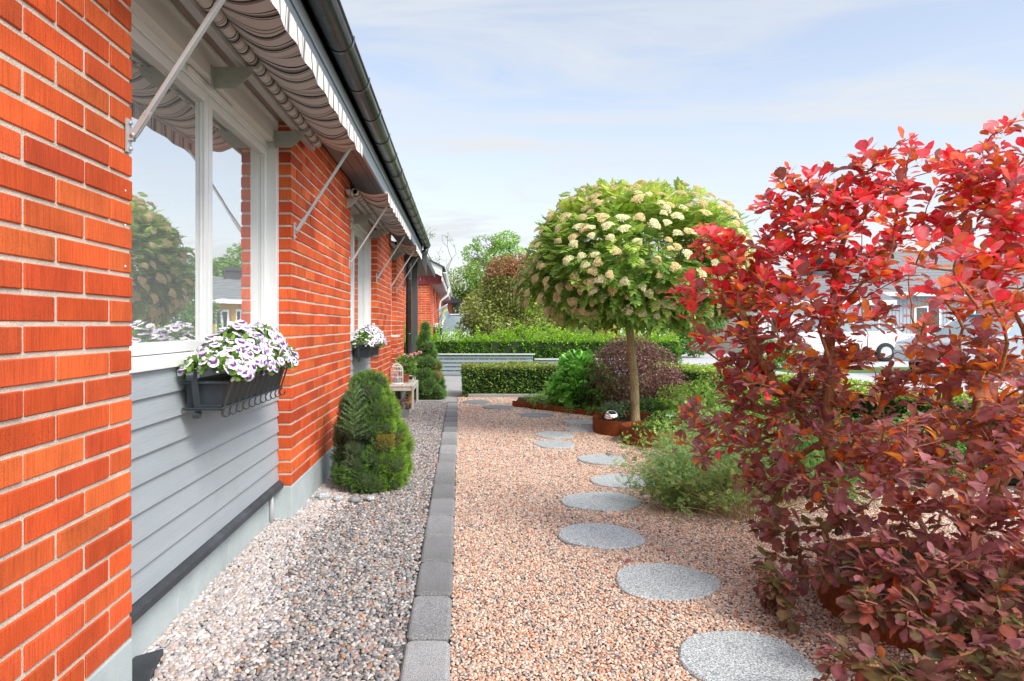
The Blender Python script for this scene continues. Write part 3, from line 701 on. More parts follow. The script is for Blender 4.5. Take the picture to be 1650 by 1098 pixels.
# ------------------------------------------------------------ awnings
CREAM, DK, MIDG = (.62,.59,.55), (.05,.048,.047), (.26,.245,.23)
PATT = [(CREAM, .055), (DK, .008), (CREAM, .010), (MIDG, .012), (DK, .012), (CREAM, .005), (DK, .004), (CREAM, .04), (MIDG, .006), (CREAM, .007), (MIDG, .006), (CREAM, .012), (DK, .010), (MIDG, .012), (CREAM, .006)]
def stripes(y0, y1):
    out = []; y = y0; i = 0
    while y < y1:
        c, w = PATT[i % len(PATT)]; w *= 1.25; out.append((y, min(y+w, y1), c)); y += w; i += 1
    return out
def awning(ya, yb, arms, brackets, label):
    t = empty('awning', (-1.02, (ya+yb)/2, 2.35), label, 'awning', 'striped awnings along the house')
    # roller with wound cloth
    st = stripes(ya+.06, yb-.06); m = MB(); rx, rz = -.93, 2.355
    for (p, q, c) in st: m.tube([(rx, p, rz), (rx, q, rz)], .027+.0006*math.sin(p*9), 14, c, caps=False)
    m.build('roller', 'awning_cloth', t)
    # cloth: roller top to front rail, sagging with folds
    fx, fz = -.652, 2.335; nu = 12
    m = MB()
    def cp_(y, u):
        s = math.sin(math.pi*u); z = rz+.026+(fz-rz-.026)*u-.040*s-.012*s*math.sin(y*14.0+u*2)-.007*s*math.sin(y*31+1)
        return (rx+(fx-rx)*u, y+.035*s*(1+.3*math.sin(y*5)), z)
    for (p, q, c) in st:
        V = [cp_(p, u/nu) for u in range(nu+1)]+[cp_(q, u/nu) for u in range(nu+1)]
        m.add(V, [(u, u+1, nu+2+u, nu+1+u) for u in range(nu)], c, smooth=True)
    m.build('cloth', 'awning_cloth', t)
    # front rail and valance
    m = MB(); m.box((fx-.012, ya+.02, fz-.012), (fx+.012, yb-.02, fz+.010)); m.build('front_rail', 'alu', t, bevel=.003)
    m = MB()
    for (p, q, c) in st:
        c2 = tuple(min(1, x*1.45+.03) for x in c); k = lambda y, s: (fx+.016+.006*s*math.sin(y*22), y, fz+.006-.085*s)
        m.add([k(p, 0), k(q, 0), k(q, .5), k(p, .5), k(q, 1), k(p, 1)], [(3, 2, 1, 0), (5, 4, 2, 3)], c2)
    m.build('valance', 'awning_cloth', t)
    # square bar carrying the roller
    m = MB(); m.box((-1.0, ya+.02, 2.325), (-.966, yb-.02, 2.362)); m.box((-.958, ya+.03, 2.312), (-.952, yb-.03, 2.352)); m.build('torsion_bar', 'alu_bracket', t, bevel=.002)
    m = MB(); m.box((-1.096, ya+.25, 2.40), (-.975, yb-.25, 2.409)); m.build('rear_gap_board', 'soffit', t)
    for y in brackets:
        m = MB(); m.prism([(-1.097, 2.318), (-1.097, 2.222), (-1.0, 2.222), (-.93, 2.28), (-.915, 2.318)], y-.0025, y+.0025, 'y')
        m.box((-1.0975, y-.03, 2.222), (-1.093, y+.03, 2.318))
        for (bx, bz) in ((-.955, 2.296), (-.972, 2.272), (-.94, 2.30), (-1.03, 2.25), (-1.03, 2.30)): m.tube([(bx, y-.006, bz), (bx, y+.006, bz)], .0045, 8)
        m.prism([(-.975, 2.322), (-.975, 2.312), (-.90, 2.312), (-.885, 2.335), (-.90, 2.334), (-.91, 2.322)], y+.003, y+.012, 'y')
        m.build('bracket', 'alu_bracket', t)
    for y in arms:
        A = Vector((-1.0, y, 1.752)); B = Vector((-.672, y, 2.26)); d = (B-A).normalized(); side = Vector((0, 1, 0)); nrm = d.cross(side)
        m = MB(); m.obox((A+d*.07+B)/2, ((B-A).length/2-.035, .0115, .0065), d, side, nrm)
        m.obox((A+d*.07+B)/2+nrm*.0075, ((B-A).length/2-.037, .0035, .002), d, side, nrm)
        arm = m.build('arm', 'alu', t, bevel=.002)
        m = MB(); m.box((-1.0195, y-.014, 1.70), (-1.013, y+.014, 1.802)); m.box((-1.013, y-.010, 1.735), (-.998, y-.007, 1.77)); m.box((-1.013, y+.007, 1.735), (-.998, y+.010, 1.77))
        m.obox(A+d*.045, (.045, .003, .011), d, side, nrm); m.obox(A+d*.045+side*.009, (.04, .0015, .009), d, side, nrm); m.obox(A+d*.045-side*.009, (.04, .0015, .009), d, side, nrm)
        m.tube([A+Vector((0, -.013, 0)), A+Vector((0, .013, 0))], .007, 10); m.tube([(-1.014, y, 1.79), (-1.006, y, 1.79)], .006, 8); m.tube([(-1.014, y, 1.711), (-1.006, y, 1.711)], .006, 8)
        m.build('wall_hinge', 'alu', arm)
    return t
awning(1.85, 4.50, (2.09, 4.18), (3.03, 4.03), 'striped awning over the nearest window, its folding arm crossing the pane')
awning(5.95, 8.75, (6.25, 8.27), (7.05, 8.2, 6.12), 'striped awning over the second window along the house')
awning(9.75, 11.3, (9.93, 10.9), (10.2, 10.75), 'short striped awning over the farthest narrow window')
# steel cover on the near ends of the two farther rollers

# ------------------------------------------------------------ flower boxes and pansies
def window_box(ya, yb, label, detail=True):
    t = empty('window_box', (-1.07, (ya+yb)/2, .84), label, 'window box', 'black window boxes with iron baskets')
    # trough: tapered, with rolled rim and foot bead
    m = MB(); xb, zb, zt = -1.075, .842, .955
    def sec(x0, x1, z, e): return [(x0, ya+e, z), (x1, ya+e, z), (x1, yb-e, z), (x0, yb-e, z)]
    rings = [sec(xb, -.945, zb, .03), sec(xb, -.943, zb+.012, .026), sec(xb, -.946, zb+.014, .03), sec(xb, -.925, zt-.016, .012), sec(xb, -.915, zt-.014, .002), sec(xb, -.913, zt, 0), sec(xb+.006, -.922, zt, .008), sec(xb+.006, -.93, zt-.03, .014)]
    V = [p for r_ in rings for p in r_]
    F = [(3, 2, 1, 0)]+[(4*i+k, 4*i+(k+1) % 4, 4*(i+1)+(k+1) % 4, 4*(i+1)+k) for i in range(len(rings)-1) for k in range(4)]
    n = len(rings)-1; F.append((4*n, 4*n+1, 4*n+2, 4*n+3))
    m.add(V, F); m.build('trough', 'box_plastic', t, bevel=.002)
    # basket: flat bars, scrolled outwards at top and inwards at the foot
    def bar(cx, cy, dx, dy, top=.985):
        """profile in the plane spanned by outward (dx,dy) and z"""
        P = []
        for k in range(9):                     # top curl, rolls outward and down
            a = math.pi*1.05-k/8*math.pi*1.25; P.append((.022+.022*math.cos(a+math.pi*0), .0+.022*math.sin(a)))
        P = [(u+.058, w+top-.012) for u, w in P][::-1]
        P.append((.052, .95)); P.append((.030, .88)); P.append((.012, .825))
        for k in range(8):
            a = math.pi-k/7*math.pi*-1.15; P.append((.026+.014*math.cos(a), .822+.014*math.sin(a)))
        return [(cx+u*dx, cy+u*dy, w) for u, w in P]
    m = MB()
    nb = 11
    for k in range(nb):
        y = ya+.045+(yb-ya-.09)*k/(nb-1); w = .0075 if k not in (0, nb-1) else .013
        m.strap(bar(-.955, y, 1, 0), (0, 1, 0), w, .0013)
    for xx in (-1.03, ): 
        m.strap(bar(xx, ya+.035, 0, -1), (1, 0, 0), .013, .0013); m.strap(bar(xx, yb-.035, 0, 1), (1, 0, 0), .013, .0013)
    for (z, e, xo) in ((.948, .012, -.905), (.845, -.012, -.936)):
        m.tube([(-1.09, ya-e, z), (xo, ya-e, z), (xo, yb+e, z), (-1.09, yb+e, z)], .0036, 6, smooth=False)
    m.strap([(-1.09, ya+.02, .838), (-.935, ya+.02, .838)], (0, 1, 0), .01, .0015); m.strap([(-1.09, yb-.02, .838), (-.935, yb-.02, .838)], (0, 1, 0), .01, .0015)
    m.build('iron_basket', 'black_iron', t)
    m = MB(); m.box((xb+.007, ya+.04, .91), (-.945, yb-.04, .94)); m.build('potting_soil', 'soil', t)
    return t
WH, PU, YE = (.86, .86, .84), (.10, .015, .24), (.75, .45, .02)
def pansy_mesh(var):
    r_ = random.Random(var*3+1); V, F, C = [], [], []
    def petal(th, L_, w, z, inner, mid, outer, cup):
        o = len(V); d = (math.cos(th), math.sin(th)); s = (-d[1], d[0])
        def P(u, v, zz): return (d[0]*u+s[0]*v, d[1]*u+s[1]*v, zz)
        V.append(P(.0, 0, z)); C.append(inner)
        for k in range(5):
            a = -1+k/2; V.append(P(L_*.54*(1-.12*a*a), a*w*.52, z+.02)); C.append(mid)
        for k in range(5):
            a = -1+k/2; V.append(P(L_*.62*(1-.14*a*a), a*w*.66, z+.02)); C.append(outer)
        for k in range(7):
            a = -1+k/3; V.append(P(L_*.78*(1-.38*a*a), a*w*(.98), z+cup*.6+r_.uniform(-.03, .03))); C.append(outer)
        for k in range(5):
            a = -1+k/2; V.append(P(L_*(1-.2*a*a)+r_.uniform(-.02, .02), a*w*.62, z+cup+r_.uniform(-.05, .05))); C.append(outer)
        for k in range(4): F.append((o, o+1+k, o+2+k))
        for k in range(4): F.append((o+1+k, o+6+k, o+7+k, o+2+k))
        q = o+11                               # rings of 5 -> 7 -> 5
        for a_, b_, c_, d_ in ((6, 0, 1, 7), (7, 1, 2, None), (7, 2, 3, 8), (8, 3, 4, 9), (9, 4, 5, None), (9, 5, 6, 10)):
            F.append((o+a_, q+b_, q+c_, o+d_) if d_ is not None else (o+a_, q+b_, q+c_))
        w2 = q+7
        for a_, b_, c_, d_ in ((0, 0, 1, 1), (1, 1, 2, None), (2, 1, 2, 3), (3, 2, 3, 4), (4, 3, 4, 5), (5, 4, 6, None)):
            if (a_, b_) == (1, 1): F.append((q+1, w2+1, q+2))
            elif (a_, b_) == (5, 4): F.append((q+5, w2+4, q+6))
            else: F.append((q+a_, w2+b_, w2+c_, q+d_))
    th = math.pi/2; hv = var % 4
    lav = (.60, .52, .76)
    up = WH if hv != 2 else lav; lo = WH if hv != 3 else lav
    pm = PU if hv != 1 else (.28, .16, .45)
    petal(th+.5, .62, .42, -.06, up, up, up, -.10); petal(th-.5, .62, .42, -.03, up, up, up, -.10)
    petal(math.radians(195), .52, .34, .0, PU, pm, lo, -.06); petal(math.radians(-15), .52, .34, .0, PU, pm, lo, -.06)
    petal(-math.pi/2, .56, .46, .03, pm, pm, lo, -.08)
    o = len(V); V += [(-.08, -.07, .07), (.08, -.07, .07), (.06, .07, .07), (-.06, .07, .07)]; F.append((o, o+1, o+2, o+3)); C += [YE]*4
    me = bpy.data.meshes.new('flower'); F = [q for q in F if q]; me.from_pydata(V, [], F)
    at = me.attributes.new('Col', 'FLOAT_COLOR', 'POINT'); at.data.foreach_set('color', [x for c in C for x in (*c, 1)])
    me.polygons.foreach_set('use_smooth', [True]*len(F)); me.materials.append(MATS['petal'])
    return me
PANSY = [pansy_mesh(i) for i in range(8)]
def pansies(ya, yb, nf, label):
    yc = (ya+yb)/2; t = empty('pansy_plant', (-.99, yc, .93), label, 'flowers', 'white and purple pansies in window boxes')
    r_ = np.random.default_rng(int(ya*100))
    def surf(n, inset=0., zlo=.0):
        u = r_.uniform(-1, 1, n); a = r_.uniform(zlo, math.pi-.2, n)      # a: 0 = out towards camera side, pi/2 = top
        rx, rz = .115-inset, .165-inset
        env = np.sqrt((1-np.abs(u)**3.2).clip(.04))
        y = yc+u*((yb-ya)/2+.045)
        x = -.975+np.cos(a)*rx*(.75+.25*env); z = .968+np.sin(a)*rz*env+.018*np.sin(y*17+2)+r_.normal(size=n)*.010
        nrm = np.stack([np.cos(a)+.25, u*.35-.35, np.sin(a)+.15], 1)
        return np.stack([np.maximum(x, -1.09), y, z], 1), nrm/np.linalg.norm(nrm, axis=1, keepdims=True)
    P, Nn = surf(1700, .012, .05)
    d = Nn+r_.normal(size=P.shape)*.6; M = basis(d, r_.uniform(0, 6.28, len(P)))
    tv, tf = leaf_t(.27, .5, 3)
    scatter('leaves', tv, tf, P, M, r_.uniform(.022, .045, len(P)), pal([(.13,.27,.035), (.20,.36,.06), (.09,.19,.025)], len(P), .2), 'leaf_green', t, t.location)
    # spent buds and half hidden blossom behind the front flowers: one mass
    P, Nn = surf(nf*3, .02); M = basis(np.cross(Nn, unit(len(P))), r_.uniform(0, 6.28, len(P)))
    tv, tf = leaf_t(.42, .6, 3, .2, -.3)
    kind(scatter('petals', tv, tf, P, M, r_.uniform(.012, .026, len(P)), pal([(.76,.75,.68), (.70,.70,.55), (.66,.60,.72), (.20,.05,.34)], len(P), .08, [.5,.22,.2,.08]), 'petal', t, t.location), 'stuff')
    # individual blossoms, kept apart
    P, Nn = surf(nf*14, -.012, .1); ch = []
    for i in range(len(P)):
        if all((P[i]-P[j])@(P[i]-P[j]) > .027**2 for j in ch): ch.append(i)
        if len(ch) >= nf*2.3: break
    from mathutils import Matrix
    rest = MB(); order = sorted(ch, key=lambda i: (Nn[i] @ (np.array([0, 0, EYE])-P[i]) < .25*np.linalg.norm(P[i])))
    for rank, i in enumerate(order):
        pm_ = PANSY[int(r_.integers(0, 8))]
        if rank < nf: o = bpy.data.objects.new('flower', pm_); COL.objects.link(o); o.parent = t
        n = Vector(Nn[i]+r_.normal(size=3)*.30); n.normalize()
        up = Vector((0, 0, 1))-n*n.z; up = up.normalized() if up.length > .05 else Vector((-1, 0, 0))
        x = up.cross(n); M_ = Matrix((x, up, n)).transposed().to_4x4() @ Matrix.Rotation(r_.uniform(-.5, .5), 4, 'Z')
        s = r_.uniform(.033, .052) if ya < 5 else r_.uniform(.036, .052)
        MM = Matrix.Translation(Vector(P[i])+n*.012-abs_loc(t)) @ M_ @ Matrix.Scale(s, 4)
        if rank < nf: o.matrix_basis = MM; continue
        ca = pm_.attributes['Col'].data; fs = [tuple(p.vertices) for p in pm_.polygons]; b0 = rest.n
        rest.add([MM @ v.co + abs_loc(t) for v in pm_.vertices], fs, None); rest.c[-len(fs):] = [tuple(tuple(ca[j].color[:3]) for j in q) for q in fs]
    kind(rest.build('flowers', 'petal', t), 'stuff')
    return t
window_box(2.66, 3.60, 'black window box in a scrolled iron basket under the nearest window')
pansies(2.66, 3.60, 98, 'large mound of white and purple pansies below the nearest window')
window_box(6.90, 7.84, 'black window box in a scrolled iron basket under the second window')
pansies(6.90, 7.84, 80, 'smaller looking mound of white pansies below the second window')

# ------------------------------------------------------------ dwarf spruces
def sprig(nn=11, L_=1.0):
    r_ = random.Random(nn); V, F = [], []
    for k in range(nn):
        t = k/(nn-1)*.75; a = k*2.4; sp = .42+.1*r_.random(); rad = .8*(1-t*.5)
        d = Vector((math.cos(a)*rad, sp*1.2, math.sin(a)*rad)).normalized()*.34
        b = Vector((0, t, 0)); s = d.cross(Vector((math.cos(a+1), .2, math.sin(a+1)))).normalized()*.035
        o = len(V); V += [b-s, b+s, b+d]; F.append((o, o+1, o+2))
    o = len(V); V += [(-.03, 0, 0), (.03, 0, 0), (0, .9, 0)]; F.append((o, o+1, o+2))
    return V, F
def spruce(loc, lumps, dens, slen, label, palfn, extra=None):
    t = empty('dwarf_spruce', loc, label, 'conifer', 'dwarf spruces against the brick house')
    C_ = np.array([l[:3] for l in lumps])+np.array(loc); Rr = np.array([l[3] for l in lumps])
    Ps, Ds = [], []
    for i in range(len(lumps)):
        n = int(dens*4*math.pi*Rr[i]**2); d = unit(n); d = d[d[:, 2] > -.75]; P = C_[i]+d*Rr[i]*(1+.06*vnoise(d, 4, i))[:, None]
        D = np.linalg.norm(P[:, None]-C_[None], axis=2)/Rr[None]; D[:, i] = 9; k = (D.min(1) > .93) & (P[:, 2] > .01)
        Ps.append(P[k]); Ds.append(d[k])
    P = np.concatenate(Ps); D = np.concatenate(Ds)
    M = basis(D+unit(len(D))*.45+np.array([0, 0, .45]), rn(0, 6.28, len(D)))
    tv, tf = sprig(); scatter('foliage', tv, tf, P-D*.012, M, slen*rn(.7, 1.3, len(P)), palfn(P, D), 'needle', t, loc, smooth=False)
    m = MB()
    for c, r_ in zip(C_, Rr): m.lathe([(r_*.86*math.cos(a), r_*.86*math.sin(a)) for a in [(-1.5+3*k/8) for k in range(9)]], c, 12)
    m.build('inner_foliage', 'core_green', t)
    m = MB(); m.tube([(loc[0], loc[1], -.03), (loc[0], loc[1], .3)], [.028, .02], 10); m.build('trunk', 'bark', t)
    return t
def cone_lumps(h, rad, n, seed, rmin, rmax, prof):
    r_ = random.Random(seed); out = []
    for k in range(n):
        z = h*(k+.5)/n; rr = rad*prof(z/h); lr = rmin+(rmax-rmin)*r_.random(); lr = min(lr, rr*.75+.03)
        for j in range(max(1, int(2.2*rr/lr*1.6))):
            a = r_.uniform(0, 6.28); q = max(rr-lr*.8, 0); out.append((q*math.cos(a), q*math.sin(a), max(z+r_.uniform(-.04, .04), lr*.6), lr*r_.uniform(.85, 1.15)))
        out.append((0, 0, z, max(rr*.72, .03)))
    return out
def pal_spruce1(P, D):
    n = len(P); C = pal([(.085,.17,.035), (.12,.22,.04), (.06,.13,.035)], n, .25)
    old = (P[:, 0] < -.66+.04*np.sin(P[:, 2]*20)) & (P[:, 1] < 5.1) & (P[:, 2] > .18) & (P[:, 2] < .74); C[old] = pal([(.075,.12,.055), (.11,.15,.075), (.05,.085,.035)], int(old.sum()), .25)
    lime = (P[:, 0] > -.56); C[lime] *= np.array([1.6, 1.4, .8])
    yb = np.linalg.norm((P-np.array([-.50, 4.80, .36]))/np.array([.11, .3, .06]), axis=1) < 1+.35*vnoise(P, 22, 4)
    C[yb] = pal([(.27,.20,.035), (.22,.13,.04), (.22,.25,.04)], int(yb.sum()), .2)
    return C
lum1 = cone_lumps(.80, .285, 8, 5, .07, .11, lambda t: .92 if t < .35 else (.92-(t-.35)*.45 if t < .62 else max(.80-(t-.62)*1.15, .3)))
lum1 += [(-.10, -.05, .60, .10), (-.13, .0, .50, .10), (.19, .05, .28, .12), (.16, -.12, .18, .12), (-.1, -.17, .10, .08), (.20, .1, .12, .1)]
sp1 = spruce((-.66, 4.98, 0), lum1, 6200, .032, 'short rounded dwarf spruce with a browned patch, growing beside the second brick pier', pal_spruce1)
# a coarse upright shoot with longer grey needles on its front
V_, D_ = [], []
for k in range(46):
    t_ = k/46; a = k*2.4; r0 = .105*(1-t_)**.8+.01
    for j in range(5):
        f = j/5; V_.append((-.74+math.cos(a)*r0*f, 4.73+math.sin(a)*r0*f*.8, .40+t_*.33+.05*f)); D_.append((math.cos(a), math.sin(a), .75))
V_ = np.array(V_); D_ = np.array(D_)
tv, tf = sprig(13); scatter('coarse_shoot', tv, tf, V_, basis(D_+unit(len(D_))*.2, rn(0, 6, len(D_))), rn(.04, .055, len(D_)), pal([(.09,.17,.06), (.13,.21,.085), (.065,.12,.045)], len(V_), .2), 'needle', sp1, tuple(sp1.location), smooth=False)
def pal_spruce2(P, D):
    n = len(P); C = pal([(.11,.23,.045), (.15,.28,.055), (.08,.17,.035)], n, .25)
    yb = (np.abs(P[:, 0]+.36-.10*(.62-P[:, 2])) < .06) & (P[:, 2] > .33) & (P[:, 2] < .66) & (P[:, 1] < 10.95) & (vnoise(P, 14, 2) > -.35)
    C[yb] = pal([(.34,.20,.04), (.22,.11,.04), (.28,.24,.05)], int(yb.sum()), .2)
    return C
spruce((-.57, 11.0, 0), cone_lumps(1.18, .36, 11, 9, .07, .11, lambda t: .9 if t < .12 else max(1.02-(t-.08)*.98, .13)), 3600, .036, 'tall conical dwarf spruce behind the bench, at the far corner of the house', pal_spruce2)
# stones tucked under the short spruce
for i, (x, y, r_, c) in enumerate(((-.93, 4.62, .055, 'one pale broken stone nearest the wall under the short spruce'), (-.82, 4.55, .04, 'one small pinkish stone under the short spruce'), (-.70, 4.52, .045, 'one rounded blue-grey stone under the front of the short spruce'), (-.60, 4.55, .035, 'one small grey stone under the short spruce, away from the wall'))):
    m = MB(); m.lathe([(0, .5*r_), (r_*.6, .45*r_), (r_, .1*r_), (r_*.9, -.3*r_), (0, -.4*r_)], (x, y, .02), 7, smooth=False); tag(m.build('stone', 'granite' if i != 2 else 'slate_slab', loc=(x, y, 0), bevel=.006), c, 'stone', 'stones under the short spruce')

# ------------------------------------------------------------ bench with bird cage, geranium, anvil
bx0, bx1, by0, by1, bz = -1.0, -.64, 9.45, 10.45, .34
t = empty('bench', ((bx0+bx1)/2, (by0+by1)/2, 0), 'small weathered slatted bench against the brick wall by the tall spruce', 'bench')
for x in (bx0+.02, bx1-.02):
    for y in (by0+.02, by1-.02):
        m = MB(); m.box((x-.015, y-.015, 0), (x+.015, y+.015, bz-.02)); m.build('leg', 'weathered_wood', t, bevel=.003)
m = MB(); m.box((bx0+.04, by0+.01, bz-.075), (bx1-.04, by0+.03, bz-.021)); m.box((bx0+.04, by1-.03, bz-.075), (bx1-.04, by1-.01, bz-.021)); m.box((bx0+.01, by0+.04, bz-.075), (bx0+.03, by1-.04, bz-.021)); m.box((bx1-.03, by0+.04, bz-.075), (bx1-.01, by1-.04, bz-.021)); m.build('apron', 'weathered_wood', t, bevel=.002)
m = MB(); n = 6
for k in range(n):
    w = (bx1-bx0)/n; m.box((bx0+k*w+.005, by0, bz-.019), (bx0+(k+1)*w-.005, by1, bz))
m.build('slats', 'weathered_wood', t, bevel=.002)
cx, cy, r_, h0, h1 = -.905, 9.72, .088, .19, .29
t = empty('bird_cage', (cx, cy, bz), 'white domed wire bird cage standing on the bench', 'bird cage')
m = MB(); m.lathe([(0, .0), (r_+.008, .0), (r_+.008, .014), (r_, .018), (0, .018)], (cx, cy, bz), 20); m.build('base', 'white_metal', t)
m = MB()
for k in range(14):
    a = 2*math.pi*k/14; P = [(cx+r_*math.cos(a), cy+r_*math.sin(a), bz+.015), (cx+r_*math.cos(a), cy+r_*math.sin(a), bz+h0)]
    for q in range(1, 7):
        b = q/6*math.pi/2; P.append((cx+r_*math.cos(b)*math.cos(a), cy+r_*math.cos(b)*math.sin(a), bz+h0+(h1-h0)*math.sin(b)))
    m.tube(P, .0030, 5)
for z, k in ((h0, 1), (.10, 1), (h0+.055, .84)):
    P = [(cx+r_*k*math.cos(a), cy+r_*k*math.sin(a), bz+z) for a in np.linspace(0, 2*math.pi, 21)]; m.tube(P, .0042, 5)
P = [(cx+.014*math.cos(a), cy, bz+h1+.012+.014*math.sin(a)) for a in np.linspace(0, 2*math.pi, 13)]; m.tube(P, .003, 5)
m.build('wire_dome', 'white_metal', t)
# little ornamental bird inside the cage
m = MB(); m.tube([(cx+.01, cy+.012, bz+.02), (cx+.008, cy+.008, bz+.05), (cx, cy, bz+.085), (cx-.004, cy-.004, bz+.115), (cx-.004, cy-.01, bz+.135), (cx-.002, cy-.03, bz+.137), (cx, cy-.04, bz+.134)], [.012, .024, .034, .026, .021, .010, .002], 12)
m.tube([(cx+.008, cy+.015, bz+.06), (cx+.018, cy+.05, bz+.03), (cx+.024, cy+.072, bz+.02)], [.02, .012, .006], 8)
tag(m.build('bird_ornament', 'bird_grey', loc=(cx, cy, bz+.018)), 'grey and white bird figurine inside the wire cage', 'ornament')
# geranium
px_, py_ = -.815, 9.98
t = empty('flower_pot', (px_, py_, bz), 'terracotta pot on the bench behind the bird cage', 'pot')
m = MB(); m.lathe([(0, 0), (.05, 0), (.068, .105), (.075, .105), (.077, .132), (.068, .132), (.064, .11), (0, .11)], (px_, py_, bz), 24); m.build('pot_body', 'terracotta', t)
t = empty('geranium', (px_, py_, bz+.11), 'pink flowering geranium in the terracotta pot on the bench', 'plant')
n = 520; d = unit(n); P = np.array([px_+.02, py_, bz+.26])+d*np.array([.15, .15, .13])*rn(.45, 1, (n, 1)); tv, tf = leaf_t(.5, .5, 3, .1, -.2)
scatter('leaves', tv, tf, P, basis(d+unit(n)*.5, rn(0, 6, n)), rn(.03, .055, n), pal([(.10,.22,.04), (.16,.30,.06), (.20,.28,.08)], n, .2), 'leaf_green', t, t.location)
m = MB()
heads = [(px_+.15, py_-.12, bz+.41), (px_+.22, py_-.05, bz+.425), (px_-.12, py_-.05, bz+.44), (px_+.10, py_-.15, bz+.39)]
for h in heads: m.tube([(px_, py_, bz+.12), ((px_+h[0])/2, (py_+h[1])/2, bz+.3), h], .003, 5)
m.build('stems', 'core_green', t)
for h in heads:
    n = 46; d = unit(n); d[:, 2] = np.abs(d[:, 2]); P = np.array(h)+d*.034; tv, tf = leaf_t(.45, .6, 3)
    scatter('flower', tv, tf, P, basis(np.cross(d, unit(n)), rn(0, 6, n)), rn(.014, .02, n), pal([(.72,.26,.30), (.78,.40,.42)], n, .12), 'petal', t, h)
# dry wicker tangle on the bench
m = MB()
for k in range(9):
    a0 = random.uniform(0, 6); c = (-.74+random.uniform(-.03, .03), 10.15+random.uniform(-.08, .08), bz+.03); rr = random.uniform(.04, .075); tl = random.uniform(-.5, .5)
    m.tube([(c[0]+rr*math.cos(a0+q*.5), c[1]+rr*math.sin(a0+q*.5), c[2]+.02+.03*math.sin(a0+q*.5+tl)) for q in range(12)], .003, 5)
tag(m.build('wicker_wreath', 'weathered_wood', loc=(-.74, 10.15, bz)), 'tangled dry wicker wreath at the far end of the bench top', 'wreath')
# things stored under the bench
t = empty('storage_tin', (-.93, 10.22, 0), 'grey tin with a white post beside it, standing under the bench', 'tin')
m = MB(); m.lathe([(0, 0), (.075, 0), (.08, .24), (.084, .245), (.084, .255), (0, .255)], (-.95, 10.24, 0), 20); m.build('tin_body', 'cinder', t)
m = MB(); m.lathe([(0, 0), (.032, 0), (.028, .05), (.028, .2), (.034, .25), (0, .25)], (-.86, 10.12, 0), 14); m.build('white_post', 'white_metal', t)
m = MB(); m.prism([(-.78, .0), (-.75, .0), (-.72, .24), (-.76, .25)], 10.05, 10.10, 'y'); m.prism([(-.72, .0), (-.69, .0), (-.735, .25), (-.765, .25)], 10.11, 10.16, 'y'); tag(m.build('wooden_stand', 'orange_wood', loc=(-.74, 10.1, 0)), 'yellow-brown wooden stand under the far end of the bench', 'stand')
# concrete block, anvil, squirrel
m = MB(); m.box((-.92, 8.62, -.02), (-.67, 8.90, .105)); tag(m.build('concrete_block', 'cinder', loc=(-.8, 8.75, 0), bevel=.006), 'dark grey concrete block in the gravel, carrying the anvil', 'block')
t = empty('anvil', (-.81, 8.75, .105), 'small rusty anvil on the concrete block', 'anvil')
m = MB(); m.prism([(-.075, .105), (.075, .105), (.07, .12), (.035, .135), (.028, .17), (.04, .185), (-.04, .185), (-.028, .17), (-.035, .135), (-.07, .12)], 8.70, 8.80, 'y'); m.v = [(v[0]-.81, v[1], v[2]) for v in m.v]; m.build('foot', 'rust', t, bevel=.003)
m = MB(); m.prism([(-.94, .205), (-.93, .218), (-.70, .222), (-.655, .228), (-.66, .206), (-.74, .192), (-.86, .190)], 8.715, 8.785, 'y'); m.tube([(-.90, 8.75, .222), (-.905, 8.75, .238)], .008, 8); m.tube([(-.73, 8.75, .222), (-.725, 8.75, .24)], .008, 8); m.build('face_and_horn', 'rust', t, bevel=.003)
sx, sy = -.675, 8.68
m = MB(); m.tube([(sx, sy, .105), (sx, sy, .13), (sx-.004, sy, .155), (sx-.012, sy, .175), (sx-.03, sy, .178)], [.026, .028, .02, .016, .005], 10); m.tube([(sx+.02, sy, .11), (sx+.036, sy, .14), (sx+.03, sy, .175), (sx+.036, sy, .19)], [.008, .015, .014, .004], 8)
m.tube([(sx-.01, sy-.008, .185), (sx-.01, sy-.008, .197)], [.004, .001], 5)
tag(m.build('squirrel_ornament', 'rust', loc=(sx, sy, .105)), 'small rust-brown squirrel figurine on the concrete block beside the anvil', 'ornament')

# ------------------------------------------------------------ steel edging and ring planters
def strip(pts, z0, z1, th=.004, steps=None):
    m = MB(); P = [Vector((x, y, 0)) for x, y in pts]
    V = []
    for i, p in enumerate(P):
        d = (P[min(i+1, len(P)-1)]-P[max(i-1, 0)]).normalized(); n = Vector((-d.y, d.x, 0))*th/2
        V += [(p.x-n.x, p.y-n.y, z0), (p.x+n.x, p.y+n.y, z0), (p.x+n.x, p.y+n.y, z1), (p.x-n.x, p.y-n.y, z1)]
    F = [(i*4+k, i*4+(k+1) % 4, (i+1)*4+(k+1) % 4, (i+1)*4+k) for i in range(len(P)-1) for k in range(4)]+[(3,2,1,0), tuple((len(P)-1)*4+k for k in range(4))]
    m.add(V, F, smooth=False); return m
t = empty('steel_edging', (1.2, 9.3, 0), 'long low rusty steel edging strip in front of the leafy green plant', 'edging')
pts = [(.75, 9.87), (.95, 9.68), (1.15, 9.45), (1.32, 9.22), (1.5, 9.0), (1.7, 8.78), (1.9, 8.55), (2.02, 8.42)]
strip(pts[:4], -.05, .085).build('edging_section', 'corten', t); strip([(x+.003, y+.003) for x, y in pts[3:]], -.05, .080, .005).build('edging_section', 'corten', t)
